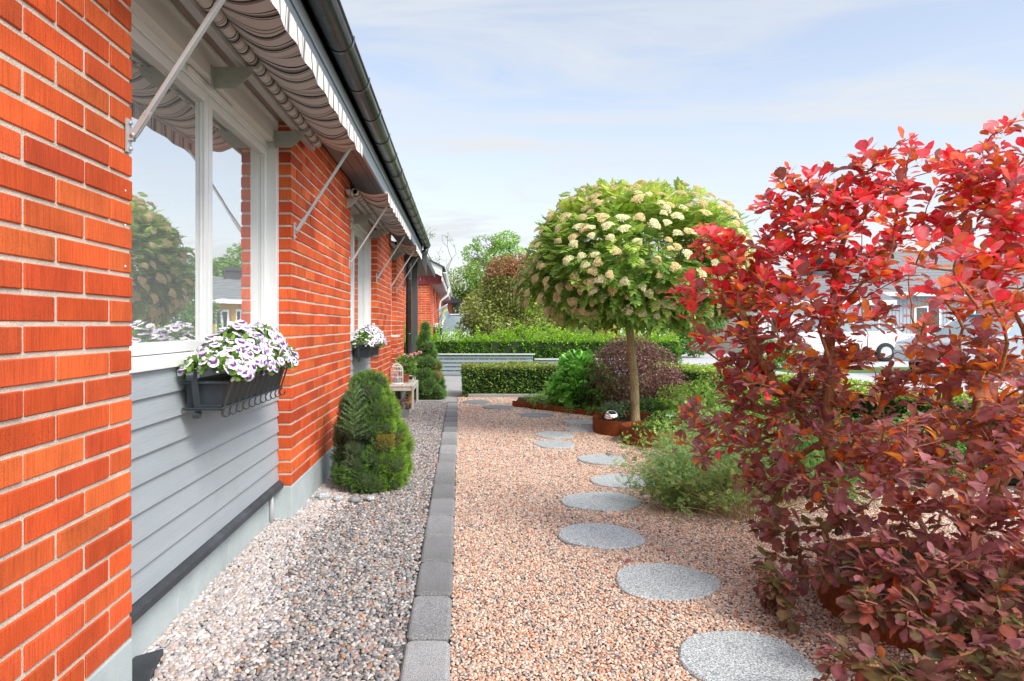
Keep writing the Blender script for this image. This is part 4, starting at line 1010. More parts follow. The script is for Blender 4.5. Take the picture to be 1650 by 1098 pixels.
def ringplanter(cx, cy, r_, z1, label, a0=0, a1=360, name='ring_planter', fill=True, seed=0):
    t = empty(name, (cx, cy, 0), label, 'planter', 'rusty steel ring planters')
    A = np.radians(np.linspace(a0, a1, 49)); pts = [(cx+r_*math.cos(a), cy+r_*math.sin(a)) for a in A]
    m = strip(pts, -.05, z1, .005); m.smooth = [False]*len(m.smooth); m.build('steel_ring', 'corten', t)
    m = MB(); p = Vector((cx+r_*math.cos(A[12]), cy+r_*math.sin(A[12]), 0)); d = Vector((math.cos(A[12]), math.sin(A[12]), 0)); s = Vector((-d.y, d.x, 0))
    m.obox(p+d*.004+Vector((0, 0, z1*.45)), (.02, .003, z1*.42), s, d, (0, 0, 1)); m.build('joint_plate', 'corten', t, bevel=.001)
    if fill:
        m = MB(); n = 40; V = [(cx, cy, z1-.035)]+[(cx+(r_-.004)*math.cos(2*math.pi*k/n), cy+(r_-.004)*math.sin(2*math.pi*k/n), z1-.05) for k in range(n)]
        m.add(V, [(0, 1+k, 1+(k+1) % n) for k in range(n)]); m.build('potting_soil', 'soil', t)
    return t
ringplanter(1.88, 7.50, .42, .165, 'round rusty steel planter at the foot of the round-headed flowering tree')
ringplanter(1.98, 6.80, .36, .175, 'round rusty steel planter standing in front of the tree planter, wispy plants before it')
strip([(2.28+.0*k, 7.0) if False else (2.30+.05*k, 7.05+.09*math.sin(k*.8)) for k in range(12)], -.05, .15, .005).build('x', 'corten') and None
o = [x for x in bpy.data.objects if x.name == 'x'][0]; o.name = 'steel_edging'; tag(o, 'wavy rusty steel edging behind the solar lamp, next to the paired ring planters', 'edging')
ringplanter(2.02, 2.74, .52, .165, 'large low rusty steel planter under the red-leaved shrub, close to the camera')
m = MB(); br = .078; m.lathe([(br*math.sin(math.pi*k/20), -br*math.cos(math.pi*k/20)) for k in range(21)], (1.62, 7.32, .185), 32); tag(m.build('mirror_ball', 'chrome', loc=(1.62, 7.32, .12)), 'shiny silver mirror ball on the edge of the round steel planter by the tree trunk', 'ornament')
def solar(x, y, z, label, tilt=.5):
    t = empty('solar_lamp', (x, y, 0), label, 'garden lamp', 'round solar garden lamps')
    m = MB(); m.tube([(x, y, 0), (x, y, z-.02)], .007, 8); m.build('stake', 'black_iron', t)
    m = MB(); m.lathe([(0, -.03), (.03, -.028), (.05, -.008), (.055, 0), (.05, .006)], (x, y, z), 24); h = m.build('housing', 'black_iron', t); h.rotation_euler = (0, 0, 0)
    m = MB(); m.lathe([(.05, .004), (.042, .010), (0, .012)], (x, y, z), 24); m.build('lamp_face', 'white_metal', t)
solar(2.16, 7.05, .235, 'solar lamp on a stake behind the front ring planter near the tree')
solar(2.03, 2.62, .22, 'solar lamp half hidden among dark leaves in the large ring planter')

# ------------------------------------------------------------ slat fence behind the clipped hedge
t = empty('slat_fence', (.4, 16, 0), 'low grey horizontal slat fence with pale cap board behind the clipped hedge', 'fence')
for k in range(5):
    z = .03+k*.092; m = MB(); m.box((-2.6, 15.99, z), (1.70, 16.012, z+.068)); m.build('slat', 'fence_paint', t, bevel=.003)
m = MB(); m.box((-2.62, 15.94, .488), (1.74, 16.07, .512)); m.build('cap_board', 'fence_cap', t, bevel=.003)
for x in (-2.4, -.9, .4, 1.62): m = MB(); m.box((x-.035, 16.0125, -.05), (x+.035, 16.06, .487)); m.build('post', 'fence_paint', t)
t = empty('slat_fence', (2.8, 16.3, 0), 'lower white-capped fence section continuing beyond the grey slat fence', 'fence')
m = MB(); m.box((1.76, 16.20, .36), (4.4, 16.32, .385)); m.build('cap_board', 'fence_cap', t); m = MB(); m.box((1.76, 16.24, .0), (4.4, 16.262, .36)); m.build('panel', 'fence_paint', t)

# ------------------------------------------------------------ hedges
def boxhedge(name, path, w, h, n, lsize, cols, label, group=None, top_cols=None, seed=0, spikes=0, zjit=.02, mat='leaf_green', z0=.0, leaf=(.30, .5), facecam=False):
    """clipped hedge following a centre path (list of x, y), width w, height h"""
    P0 = np.array(path, float); seg = np.diff(P0, axis=0); sl = np.linalg.norm(seg, axis=1); cum = np.concatenate([[0], np.cumsum(sl)]); T = cum[-1]
    t = empty(name, (P0[:, 0].mean(), P0[:, 1].mean(), 0), label, 'hedge', group)
    def at(s):
        i = np.clip(np.searchsorted(cum, s, 'right')-1, 0, len(sl)-1); f = (s-cum[i])/sl[i]; p = P0[i]+seg[i]*f[:, None]; d = seg[i]/sl[i][:, None]; return p, np.stack([-d[:, 1], d[:, 0]], 1), d
    areas = np.array([T*h, T*h, T*w, w*h, w*h]); cnt = (areas/areas.sum()*n).astype(int); Ps, Ns = [], []
    for f, c in enumerate(cnt):
        a, b = rng.random(c), rng.random(c)
        if f < 2: s = a*T; off = np.full(c, (-1, 1)[f]*w/2); z = b*h; nn = (-1, 1)[f]
        elif f == 2: s = a*T; off = (b-.5)*w; z = np.full(c, h)
        else: s = np.full(c, (0, T)[f-3], float); off = (a-.5)*w; z = b*h
        p, nv_, dv = at(s); P = np.c_[p+nv_*off[:, None], z+z0]
        if f < 2: Nn = np.c_[nv_*nn, np.full(c, .35)]
        elif f == 2: Nn = np.tile([0, 0, 1.], (c, 1))
        else: Nn = np.c_[dv*(-1, 1)[f-3], np.full(c, .3)]
        Ps.append(P); Ns.append(Nn)
    P = np.concatenate(Ps); Nn = np.concatenate(Ns); bump_ = vnoise(P, 5, seed)*zjit+vnoise(P, 14, seed+1)*zjit*.7
    P = P+Nn*bump_[:, None]-Nn*rn(0, .045, (len(P), 1))
    if spikes: 
        k = P[:, 2] > h*.80; P[k, 2] += spikes*np.clip(vnoise(P[k]*np.array([1, 1, 0]), 13, seed+5), -.5, 1.5)*((P[k, 2]-h*.80)/(h*.2)).clip(0, 1)+rn(0, spikes*.3, k.sum())
    P[:, 2] = P[:, 2].clip(.01)
    C = pal(cols, len(P), .22)
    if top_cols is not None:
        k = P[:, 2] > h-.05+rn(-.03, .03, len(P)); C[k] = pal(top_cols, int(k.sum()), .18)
    M = basis(np.cross(Nn, unit(len(P)))+Nn*.35+np.array([0, 0, .3]), rn(-.6, .6, len(P)), up=(.01, .02, 1))
    # turn leaf faces outwards
    tv, tf = leaf_t(leaf[0], leaf[1], 3, .1, -.15)
    scatter('foliage', tv, tf, P, M, lsize*rn(.65, 1.3, len(P)), C, mat, t, (t.location.x, t.location.y, 0))
    m = MB()
    for i in range(len(sl)):
        a, b = P0[i], P0[i+1]; d = seg[i]/sl[i]; nv_ = np.array([-d[1], d[0]])*(w/2-.055); e = d*.04
        q = [a+nv_+e*(i == 0), a-nv_+e*(i == 0), b-nv_-e*(i == len(sl)-1), b+nv_-e*(i == len(sl)-1)]
        m.prism([tuple(x) for x in q], z0, h-.055, 'z')
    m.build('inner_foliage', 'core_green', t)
    return t
DG = [(.08,.16,.028), (.12,.22,.04), (.05,.105,.018), (.15,.26,.05)]
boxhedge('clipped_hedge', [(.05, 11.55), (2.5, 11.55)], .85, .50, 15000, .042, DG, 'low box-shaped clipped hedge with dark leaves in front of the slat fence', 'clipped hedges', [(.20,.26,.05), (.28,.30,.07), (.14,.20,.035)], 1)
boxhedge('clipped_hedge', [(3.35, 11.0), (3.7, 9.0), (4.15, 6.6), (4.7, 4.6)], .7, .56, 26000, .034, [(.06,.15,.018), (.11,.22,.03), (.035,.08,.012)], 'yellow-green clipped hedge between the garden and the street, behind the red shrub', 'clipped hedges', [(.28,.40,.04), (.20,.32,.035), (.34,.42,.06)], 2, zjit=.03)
boxhedge('shrub_hedge', [(-1.6, 17.9), (5.6, 17.9)], 1.0, .80, 26000, .07, [(.09,.21,.012), (.14,.30,.015), (.05,.12,.01)], 'bright green loose-topped hedge behind the grey slat fence', None, [(.20,.38,.02), (.27,.44,.03), (.14,.30,.015)], 3, spikes=.28, zjit=.06, leaf=(.2, .5))

# ------------------------------------------------------------ generic leafy plants and trees
def foliage_points(clumps, n, seed=0, shell=.55, gap=None, gapf=3.):
    w = np.array([max(c[3]*c[3]*(c[4] if len(c) > 4 else c[3]), 1e-5)**(.8) for c in clumps]); w /= w.sum(); ci = rng.choice(len(clumps), n, p=w)
    c = np.array([[q[0], q[1], q[2], q[3], q[4] if len(q) > 4 else q[3]] for q in clumps])[ci]
    d = unit(n); rr = shell+(1-shell)*rng.random(n)**.6; P = c[:, :3]+d*np.stack([c[:, 3], c[:, 3], c[:, 4]], 1)*rr[:, None]
    if gap is not None: k = vnoise(P, gapf, seed) > gap; P, d, ci = P[k], d[k], ci[k]
    return P, d, ci
def leafy(name, loc, clumps, n, lsize, cols, label, cat, group=None, leaf=(.32, .5), mat='leaf_green', trunk=None, natt=60, droop=-.1, gap=None, gapf=3., core=.0, bark='bark', rtip=.004, rmax=.2, shell=.5, toptint=None, crown_name='crown', side=.7, step=.12):
    t = empty(name, loc, label, cat, group)
    P, d, ci = foliage_points(clumps, n, len(name), shell, gap, gapf); k = P[:, 2] > .02; P, d = P[k], d[k]
    D = d*side+unit(len(P))*.7+np.array([0, 0, droop]); M = basis(D, rn(-.8, .8, len(P)))
    C = pal(cols, len(P), .2)*(1+.22*vnoise(P, 1.4/max(lsize*8, .15), 9))[:, None]
    if toptint is not None: C = toptint(P, C)
    tv, tf = leaf_t(leaf[0], leaf[1], 3, .12, -.2)
    if n: scatter(crown_name, tv, tf, P, M, lsize*rn(.6, 1.3, len(P)), C.clip(0, 1), mat, t, loc)
    A, _, _ = foliage_points(clumps, natt, 1, .1)
    seeds = trunk or [[loc, (loc[0], loc[1], min(c[2] for c in clumps))]]
    ND, par, tips = grow(A, seeds, step=step, k=.3, rise=.5, wob=step*.12)
    branch_obj('branches' if not trunk else 'trunk', ND, par, tips, bark, t, loc, rtip=rtip, rmax=rmax)
    return t
# leafy green perennial
lp = empty('lovage_plant', (1.60, 9.25, 0), 'lush bright green leafy perennial with cut leaves behind the steel edging', 'plant')
clp = [(1.68, 9.58, .38, .29, .25), (1.50, 9.52, .27, .24, .19), (1.92, 9.42, .28, .24, .20), (1.66, 9.6, .62, .2, .12)]
def pinnate(nl=5, wl=.16, ll=.42, droop=-.25, tip=True):
    V, F, S = [], [], []
    for k in range(nl):
        t = .25+.65*k/(nl-1); z = droop*t*t
        for sg in (-1, 1):
            o = len(V); L_ = ll*(1-.35*abs(t-.5)); ax = Vector((sg*.86, .5, -.14)).normalized()*L_; b = Vector((0, t, z)); pr = Vector((-ax.y, ax.x, 0)).normalized()*wl*L_*1.0
            V += [b, b+ax*.45+pr, b+ax, b+ax*.45-pr]; F += [(o, o+1, o+2), (o, o+2, o+3)] if sg < 0 else [(o, o+2, o+1), (o, o+3, o+2)]
    o = len(V); b = Vector((0, .92, droop*.85)); ax = Vector((0, ll, -.15)); V += [b, b+ax*.45+Vector((wl*ll, 0, 0)), b+ax, b+ax*.45-Vector((wl*ll, 0, 0))]; F += [(o, o+1, o+2), (o, o+2, o+3)]
    o = len(V); V += [(-.012, 0, 0), (.012, 0, 0), (0, .93, droop*.86)]; F.append((o, o+1, o+2))
    return [tuple(v) for v in V], F
P, d, _ = foliage_points(clp, 1100, 3, .6); k = P[:, 2] > .05; P, d = P[k], d[k]
tv, tf = pinnate(3, .62, .60, -.35); scatter('foliage', tv, tf, P, basis(d+unit(len(P))*.8+np.array([0, 0, .45]), rn(-.9, .9, len(P))), rn(.07, .125, len(P)), pal([(.17,.42,.06), (.24,.52,.09), (.13,.33,.05), (.30,.58,.13)], len(P), .2), 'leaf_green', lp, (1.6, 9.25, 0))
m = MB()
for k in range(14):
    a = k*2.4; m.tube([(1.62, 9.3, 0), (1.62+.1*math.cos(a), 9.3+.1*math.sin(a), .25), (1.62+.24*math.cos(a), 9.3+.24*math.sin(a), .48)], [.009, .007, .004], 6)
m.build('stems', 'core_green', lp)
t = empty('allium', (1.33, 9.5, 0), 'single round mauve allium flower at the side of the leafy green perennial', 'flower')
m = MB(); m.tube([(1.30, 9.55, 0), (1.31, 9.55, .42)], .005, 6); m.build('stem', 'core_green', t)
n = 160; d = unit(n); tv, tf = leaf_t(.25, .6, 3); scatter('flower_head', tv, tf, np.array([1.31, 9.55, .45])+d*.028, basis(d+unit(n)*.3, rn(0, 6, n)), rn(.015, .022, n), pal([(.45,.30,.42), (.36,.22,.36)], n, .15), 'petal', t, (1.31, 9.55, .42))
# purple-brown shrub
leafy('purple_shrub', (2.35, 9.4, 0), [(2.15, 9.3, .52, .45, .42), (2.62, 9.5, .48, .46, .44), (2.35, 9.4, .78, .40, .28), (1.98, 9.3, .3, .3, .28), (2.85, 9.4, .3, .32, .3)], 15000, .032, [(.15,.06,.06), (.22,.10,.095), (.09,.036,.04), (.32,.20,.17), (.15,.11,.06)], 'rounded purple-brown small-leaved shrub behind the round-headed tree trunk', 'shrub', mat='leaf_soft', natt=160, bark='bark_red', rtip=.0022, rmax=.02, step=.07)
# bed perennials
GY = [(.20,.34,.03), (.13,.26,.025), (.30,.40,.05), (.09,.18,.025)]; GG = [(.08,.19,.03), (.12,.26,.05), (.05,.12,.02)]; GS = [(.14,.22,.09), (.18,.27,.12), (.09,.16,.06)]
BEDP = [('spurge_plant', (2.72, 7.9, 0), [(2.72, 7.9, .30, .30, .22), (2.95, 8.1, .38, .26, .2), (2.5, 8.0, .34, .2, .14)], 3600, .034, GY, 'yellow-green feathery perennial beside the purple-brown shrub'),
  ('spurge_plant', (3.05, 7.2, 0), [(3.05, 7.2, .28, .32, .24), (3.3, 7.0, .36, .25, .2)], 3600, .034, GY, 'yellow-green perennial half hidden behind the red shrub, beside the clipped street hedge'),
  ('lavender_plant', (1.86, 7.98, .0), [(1.75, 7.88, .20, .15, .10), (1.95, 7.95, .21, .13, .1)], 1300, .028, GS, 'grey-green lavender-like tuft in the tree planter'),
  ('lavender_plant', (2.25, 8.1, 0), [(2.22, 8.1, .17, .2, .15), (2.45, 8.2, .17, .16, .13)], 2000, .032, GG, 'dark green spiky tuft growing behind the tree trunk'),
  ('leafy_perennial', (2.50, 7.4, 0), [(2.50, 7.4, .16, .24, .16), (2.7, 7.2, .12, .2, .13)], 2000, .04, GG, 'dark green bushy perennial behind the solar lamp'),
  ('leafy_perennial', (2.7, 6.3, 0), [(2.7, 6.3, .2, .35, .22), (3.05, 6.0, .28, .32, .25), (2.6, 5.9, .25, .22, .2)], 4500, .034, GG+GY[:1], 'green bushy perennial deep in the bed, in front of the street hedge'),
  ('leafy_perennial', (3.1, 5.3, 0), [(3.1, 5.3, .22, .35, .25), (3.5, 5.1, .25, .35, .28)], 4500, .036, GG, 'dark green bushy perennial seen low through the red shrub branches'),
  ('groundcover_plant', (1.3, 9.45, 0), [(1.12, 9.62, .05, .16, .05), (1.30, 9.42, .06, .16, .05), (1.5, 9.12, .06, .15, .06), (1.75, 8.85, .06, .15, .06), (1.2, 10.1, .05, .22, .07), (1.15, 10.6, .05, .2, .07), (1.55, 10.3, .06, .3, .09), (1.9, 10.6, .08, .35, .12), (1.45, 10.85, .06, .25, .08)], 7500, .024, GG+GY[:1], 'low fresh green groundcover spilling along the steel edging'),
  ('sedum_plant', (1.98, 6.8, .1), [(1.9, 6.7, .17, .17, .06), (2.05, 6.65, .18, .14, .06), (2.1, 6.95, .2, .2, .1)], 1700, .026, GG+GY[:1], 'small trailing green plant filling the front ring planter')]
for (nm, loc, cl, n, ls, cols, lab) in BEDP: leafy(nm, loc, cl, n, ls, cols, lab, 'plant', leaf=(.2, .5), natt=40, bark='core_green', rtip=.0016, rmax=.006, step=.06)
# grassy yellow-green spears in the planter, spiky
def wisps(name, base, n, h, spread, cols, label, lean=(0, 0), lw=.02, nl=26, lsz=.022, stalk=(.30,.22,.10), thick=.0016, seed=0):
    """airy plant: many thin arching stems carrying small leaves"""
    t = empty(name, base, label, 'plant', None); r_ = np.random.default_rng(seed); m = MB(); LP, LD = [], []
    for k in range(n):
        a = r_.uniform(0, 6.28); s = spread*r_.random()**.6; hh = h*r_.uniform(.35, 1.15); b = np.array(base)+np.array([math.cos(a), math.sin(a), 0])*s*.35
        tip = b+np.array([math.cos(a)*s+lean[0]*hh, math.sin(a)*s+lean[1]*hh, hh*(1-.5*(s/spread)**2)]); mid = (b+tip)/2+np.array([0, 0, hh*.22])+r_.normal(size=3)*.03
        P = []
        for q in range(7):
            u = q/6; P.append((1-u)**2*b+2*u*(1-u)*mid+u*u*tip)
        m.tube(P, [thick*(1-.6*q/6) for q in range(7)], 4, None, caps=False)
        for q in range(nl):
            u = r_.uniform(.18, 1); p = (1-u)**2*b+2*u*(1-u)*mid+u*u*tip; LP.append(p+r_.normal(size=3)*.012*(1+u)); LD.append(r_.normal(size=3)+(tip-b)/np.linalg.norm(tip-b)*.8)
    m.build('stems', stalk if isinstance(stalk, str) else 'weathered_wood', t)
    LP, LD = np.array(LP), np.array(LD)
    if len(LP):
        tv, tf = pinnate(3, .34, .5, -.1); scatter('leaves', tv, tf, LP, basis(LD, r_.uniform(-1, 1, len(LP))), lsz*r_.uniform(.6, 1.4, len(LP)), pal(cols, len(LP), .2), 'leaf_soft', t, base)
    return t
WG = [(.17,.30,.10), (.23,.36,.12), (.12,.22,.07), (.30,.36,.10)]
wisps('wispy_perennial', (1.72, 4.50, 0), 78, .52, .44, WG, 'airy grey-green wispy plant leaning over the path, half covering a stepping stone', (-.25, -.1), nl=34, lsz=.030, stalk='straw', seed=1) if 'straw' in MATS else None
wisps('wispy_perennial', (1.42, 4.30, 0), 50, .36, .28, WG, 'low front part of the grey-green wispy plants, spreading on the pink gravel', (-.2, -.15), nl=30, lsz=.026, stalk='green_stem', seed=2)
wisps('wispy_perennial', (1.85, 6.15, 0), 26, .36, .32, [(.17,.30,.07), (.25,.36,.07), (.12,.22,.06)], 'loose thin-stemmed green plant in front of the paired steel ring planters', (-.3, .1), nl=14, lsz=.03, stalk='green_stem', seed=3)
wisps('wispy_perennial', (2.45, 4.75, 0), 60, .50, .45, [(.11,.22,.05), (.16,.28,.06)], 'green wispy plant growing behind the lower branches of the red shrub', (0, 0), nl=24, lsz=.036, stalk='green_stem', seed=8)
wisps('wispy_perennial', (2.0, 5.15, 0), 90, .62, .45, WG, 'taller grey-green wispy plant merging into the red shrub', (0, 0), nl=24, lsz=.032, stalk='straw', seed=4)
wisps('dry_stalks', (1.75, 4.15, 0), 120, .40, .50, [(.20,.18,.05)], 'dry straw-coloured stalks bending out beneath the red shrub', (-.2, -.1), nl=3, lsz=.022, stalk='straw', thick=.0020, seed=5)
wisps('wispy_perennial', (2.75, 7.4, 0), 80, .62, .45, [(.22,.34,.06), (.16,.28,.05)], 'tall yellow-green wispy plant beside the yellow-green perennials', (0, 0), nl=22, lsz=.034, stalk='green_stem', seed=6)

# ------------------------------------------------------------ the round-headed flowering tree
TX, TY = 1.90, 7.50
tree = empty('mop_head_tree', (TX, TY, .12), 'round-headed small tree with cream flower clusters on a single straight trunk', 'tree')
CZt = 1.68; RX = 1.11
def crown_r(d):
    """radius multiplier surface of the crown in direction d"""
    up = np.where(d[:, 2] > 0, .97, .55)
    return np.stack([d[:, 0]*RX, d[:, 1]*RX, d[:, 2]*up], 1)
n = 8400; d = unit(n); d = d[(d[:, 2] > -.80)]; n = len(d); rr = .66+.36*rng.random(n)**.7+(rng.random(n) < .04)*rn(0, .12, n)
lumpy = 1+.085*vnoise(d, 3.6, 21)+.055*vnoise(d, 9, 22)
P = np.array([TX, TY, CZt])+crown_r(d)*(rr*lumpy)[:, None]; k = vnoise(P, 6, 31) > -.50; P, d, rr = P[k], d[k], rr[k]
D = d+unit(len(P))*.55+np.array([0, 0, -.25]); C = pal([(.22,.36,.06), (.17,.30,.055), (.29,.42,.075), (.12,.22,.045)], len(P), .22)
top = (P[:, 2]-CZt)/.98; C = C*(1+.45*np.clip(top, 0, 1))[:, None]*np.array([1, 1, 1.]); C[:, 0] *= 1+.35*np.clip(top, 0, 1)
tv, tf = pinnate(4, .27, .55, -.30)
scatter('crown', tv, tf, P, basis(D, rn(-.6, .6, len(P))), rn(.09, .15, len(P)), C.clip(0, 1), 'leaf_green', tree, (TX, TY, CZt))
A = np.array([TX, TY, CZt])+crown_r(unit(260))*rn(.5, .93, (260, 1)); 
ND, par, tips = grow(A, [[(TX-.02, TY, .10), (TX+.0, TY, .4), (TX-.035, TY, .8), (TX-.045, TY, 1.15), (TX-.03, TY+.02, 1.35)], [(TX-.03, TY, 1.15), (TX-.3, TY-.1, 1.5), (TX-.55, TY-.15, 1.75)], [(TX-.03, TY, 1.2), (TX+.3, TY+.1, 1.55), (TX+.5, TY+.1, 1.85)], [(TX-.03, TY, 1.2), (TX, TY-.3, 1.5), (TX+.05, TY-.5, 1.8)], [(TX-.03, TY, 1.2), (TX+.03, TY+.3, 1.6)]], step=.09, k=.25, rise=.6, wob=.008)
branch_obj('branches', ND, par, tips, 'bark_mop', tree, (TX, TY, CZt), rtip=.0035, rmax=.026)
m = MB(); Pt, Rt_ = [], []
for k in range(30):
    t_ = k/29; z = .08+t_*1.17; Pt.append((TX+.02-.055*t_+.012*math.sin(t_*5), TY+.008*math.sin(t_*7), z)); Rt_.append((.056 if t_ < .04 else .050-.010*t_+.002*math.sin(t_*31)))
m.tube(Pt, Rt_, 20); m.build('trunk', 'bark_mop', tree)
# flower clusters: flat domes of tiny blossoms
def corymb(seed):
    r_ = np.random.default_rng(seed); V, F, C = [], [], []
    base = (.76, .66, .38) if seed % 2 else (.78, .75, .52)
    for k in range(230):
        rr_ = math.sqrt(r_.random()); a = r_.uniform(0, 6.28); rr_ *= 1+.18*math.sin(3*a+seed)
        c = Vector((rr_*math.cos(a), rr_*math.sin(a), .45*(1-rr_*rr_)+r_.uniform(-.06, .06))); s = r_.uniform(.065, .115); o = len(V)
        ax = Vector(r_.normal(size=3)).normalized(); ay = ax.orthogonal().normalized(); az = ax.cross(ay)
        V += [c+ax*s, c-ax*s, c+ay*s, c-ay*s, c+az*s, c-az*s]; g = r_.uniform(.72, 1.15)
        C += [tuple(min(1, x*g) for x in base)]*6
        F += [(o, o+2, o+4), (o+2, o+1, o+4), (o+1, o+3, o+4), (o+3, o, o+4), (o+2, o, o+5), (o+1, o+2, o+5), (o+3, o+1, o+5), (o, o+3, o+5)]
    o = len(V); nn_ = 14; V.append(Vector((0, 0, .30))); C.append(tuple(x*.6 for x in base))
    for q in range(2):
        for k in range(nn_):
            a = 2*math.pi*k/nn_; rr_ = (.45, .80)[q]*(1+.18*math.sin(3*a+seed)); V.append(Vector((rr_*math.cos(a), rr_*math.sin(a), (.20, -.06)[q]))); C.append(tuple(x*.6 for x in base))
    F += [(o, o+1+k, o+1+(k+1) % nn_) for k in range(nn_)]+[(o+1+k, o+1+nn_+k, o+1+nn_+(k+1) % nn_, o+1+(k+1) % nn_) for k in range(nn_)]
    me = bpy.data.meshes.new('flower_cluster'); me.from_pydata(V, [], F); at = me.attributes.new('Col', 'FLOAT_COLOR', 'POINT'); at.data.foreach_set('color', [x for c in C for x in (*c, 1)])
    me.materials.append(MATS['leaf_soft']); return me
COR = [corymb(i) for i in range(9)]
from mathutils import Matrix
d = unit(2600); d = d[(d[:, 2] > -.75)]; Pc = np.array([TX, TY, CZt])+crown_r(d)*(1.10*(1+.075*vnoise(d, 3.6, 21)+.035*vnoise(d, 9, 22)))[:, None]
keep = []
for i in range(len(Pc)):
    if all(((Pc[i]-Pc[j])**2).sum() > .112**2*(1+.6*math.sin(Pc[i][0]*9)) for j in keep): keep.append(i)
keep = [i for i in keep if rng.random() < .92]
near = sorted(keep, key=lambda i: Pc[i][1])
def place_cor(i):
    nvec = Vector(d[i]*np.array([1, 1, .9])+np.array([0, 0, .55])+rng.normal(size=3)*.15).normalized(); s = rng.uniform(.038, .064)
    return Matrix.Translation(Vector(Pc[i])-Vector((TX, TY, .12))) @ nvec.to_track_quat('Z', 'Y').to_matrix().to_4x4() @ Matrix.Rotation(rng.uniform(0, 6.28), 4, 'Z') @ Matrix.Diagonal((s*rng.uniform(.8, 1.3), s*rng.uniform(.75, 1.1), s*rng.uniform(.7, 1), 1))
for i in near[:100]:
    o = bpy.data.objects.new('flower_cluster', COR[int(rng.integers(0, 9))]); COL.objects.link(o); o.parent = tree; o.matrix_basis = place_cor(i)
rest = near[100:]
if rest:
    m = MB(); 
    for i in rest:
        M_ = place_cor(i); me = COR[int(rng.integers(0, 9))]; col = (.60, .52, .30)
        m.add([M_ @ v.co + Vector((TX, TY, .12)) for v in me.vertices], [tuple(p.vertices) for p in me.polygons], col)
    o = m.build('flower_clusters', 'leaf_soft', tree); kind(o, 'stuff')

# ------------------------------------------------------------ the red-leaved smoke bush
F_ = 1100.
def W3(px, py, Y): return ((px-742)*Y/F_, Y, EYE-(py-525)*Y/F_)
# leaf masses of the shrub: x, y, z, radius, number of shoots
MASS = []
for (px, py, Y, r_, n_) in [(1285, 295, 3.15, .10, 7), (1440, 270, 3.0, .15, 14), (1400, 330, 3.0, .20, 20), (1335, 335, 3.1, .20, 24), (1270, 370, 3.2, .20, 22), (1215, 400, 3.35, .16, 15), (1150, 390, 3.45, .13, 11),
    (1135, 480, 3.45, .15, 13), (1200, 470, 3.3, .20, 20), (1280, 445, 3.05, .25, 30), (1370, 420, 3.0, .22, 24), (1430, 430, 3.2, .16, 10), (1530, 300, 2.95, .20, 20), (1590, 270, 2.85, .17, 14), (1645, 205, 2.75, .09, 6),
    (1625, 330, 2.7, .22, 22), (1570, 370, 2.9, .2, 14), (1520, 425, 2.25, .13, 6), (1610, 430, 2.6, .22, 18), (1180, 560, 3.3, .20, 17), (1265, 545, 3.1, .24, 24), (1340, 530, 2.9, .18, 12), (1420, 545, 3.1, .15, 5),
    (1530, 520, 2.45, .17, 11), (1610, 540, 2.5, .22, 18), (1190, 640, 3.3, .20, 15), (1270, 640, 3.05, .24, 22), (1360, 640, 3.1, .24, 18), (1450, 640, 2.9, .22, 15), (1540, 620, 2.7, .22, 16), (1630, 640, 2.5, .22, 17),
    (1115, 680, 3.65, .14, 8), (1180, 715, 3.4, .18, 14), (1270, 730, 3.1, .22, 18), (1370, 745, 2.75, .22, 18), (1470, 740, 2.4, .17, 13), (1560, 730, 2.6, .22, 12), (1640, 740, 2.3, .17, 12),
    (1225, 800, 3.2, .16, 11), (1320, 810, 2.9, .20, 14), (1420, 820, 2.5, .18, 14), (1520, 830, 2.7, .2, 9), (1620, 830, 2.25, .16, 11), (1265, 880, 2.9, .13, 8), (1270, 950, 2.65, .13, 8), (1235, 940, 2.8, .10, 5), (1330, 900, 2.6, .10, 5),
    (1420, 900, 2.35, .12, 8), (1510, 920, 2.25, .14, 10), (1610, 920, 2.2, .14, 10), (1400, 985, 2.2, .08, 5), (1490, 1000, 2.12, .10, 8), (1570, 1020, 2.08, .12, 10), (1645, 1000, 2.1, .12, 9),
    (1345, 1070, 2.02, .07, 5), (1430, 1085, 1.95, .09, 6), (1530, 1090, 1.95, .09, 6), (1620, 1090, 1.95, .10, 7),
    (1700, 350, 2.8, .3, 22), (1750, 550, 2.8, .35, 26), (1750, 750, 2.7, .3, 22), (1720, 930, 2.4, .2, 14), (1500, 480, 3.7, .3, 16), (1350, 600, 3.7, .35, 20), (1600, 640, 3.5, .35, 22), (1450, 720, 3.5, .3, 20), (1640, 420, 3.5, .3, 16)]:
    MASS.append((*W3(px, py, Y), r_, n_*(1.5 if py > 860 and px > 1380 else 1.22 if py > 560 else 1.0)))
bush = empty('smoke_bush', (2.0, 2.85, .1), 'large smoke bush with bright red and purple leaves rising from the low steel planter', 'shrub')
A = np.concatenate([np.array(c[:3])+unit(int(c[4]*.98))*c[3]*rng.random((int(c[4]*.98), 1))**.45 for c in MASS]); A[:, 2] = A[:, 2].clip(.06)
B0 = (1.95, 2.88, .08); B1 = (2.14, 2.92, .08)
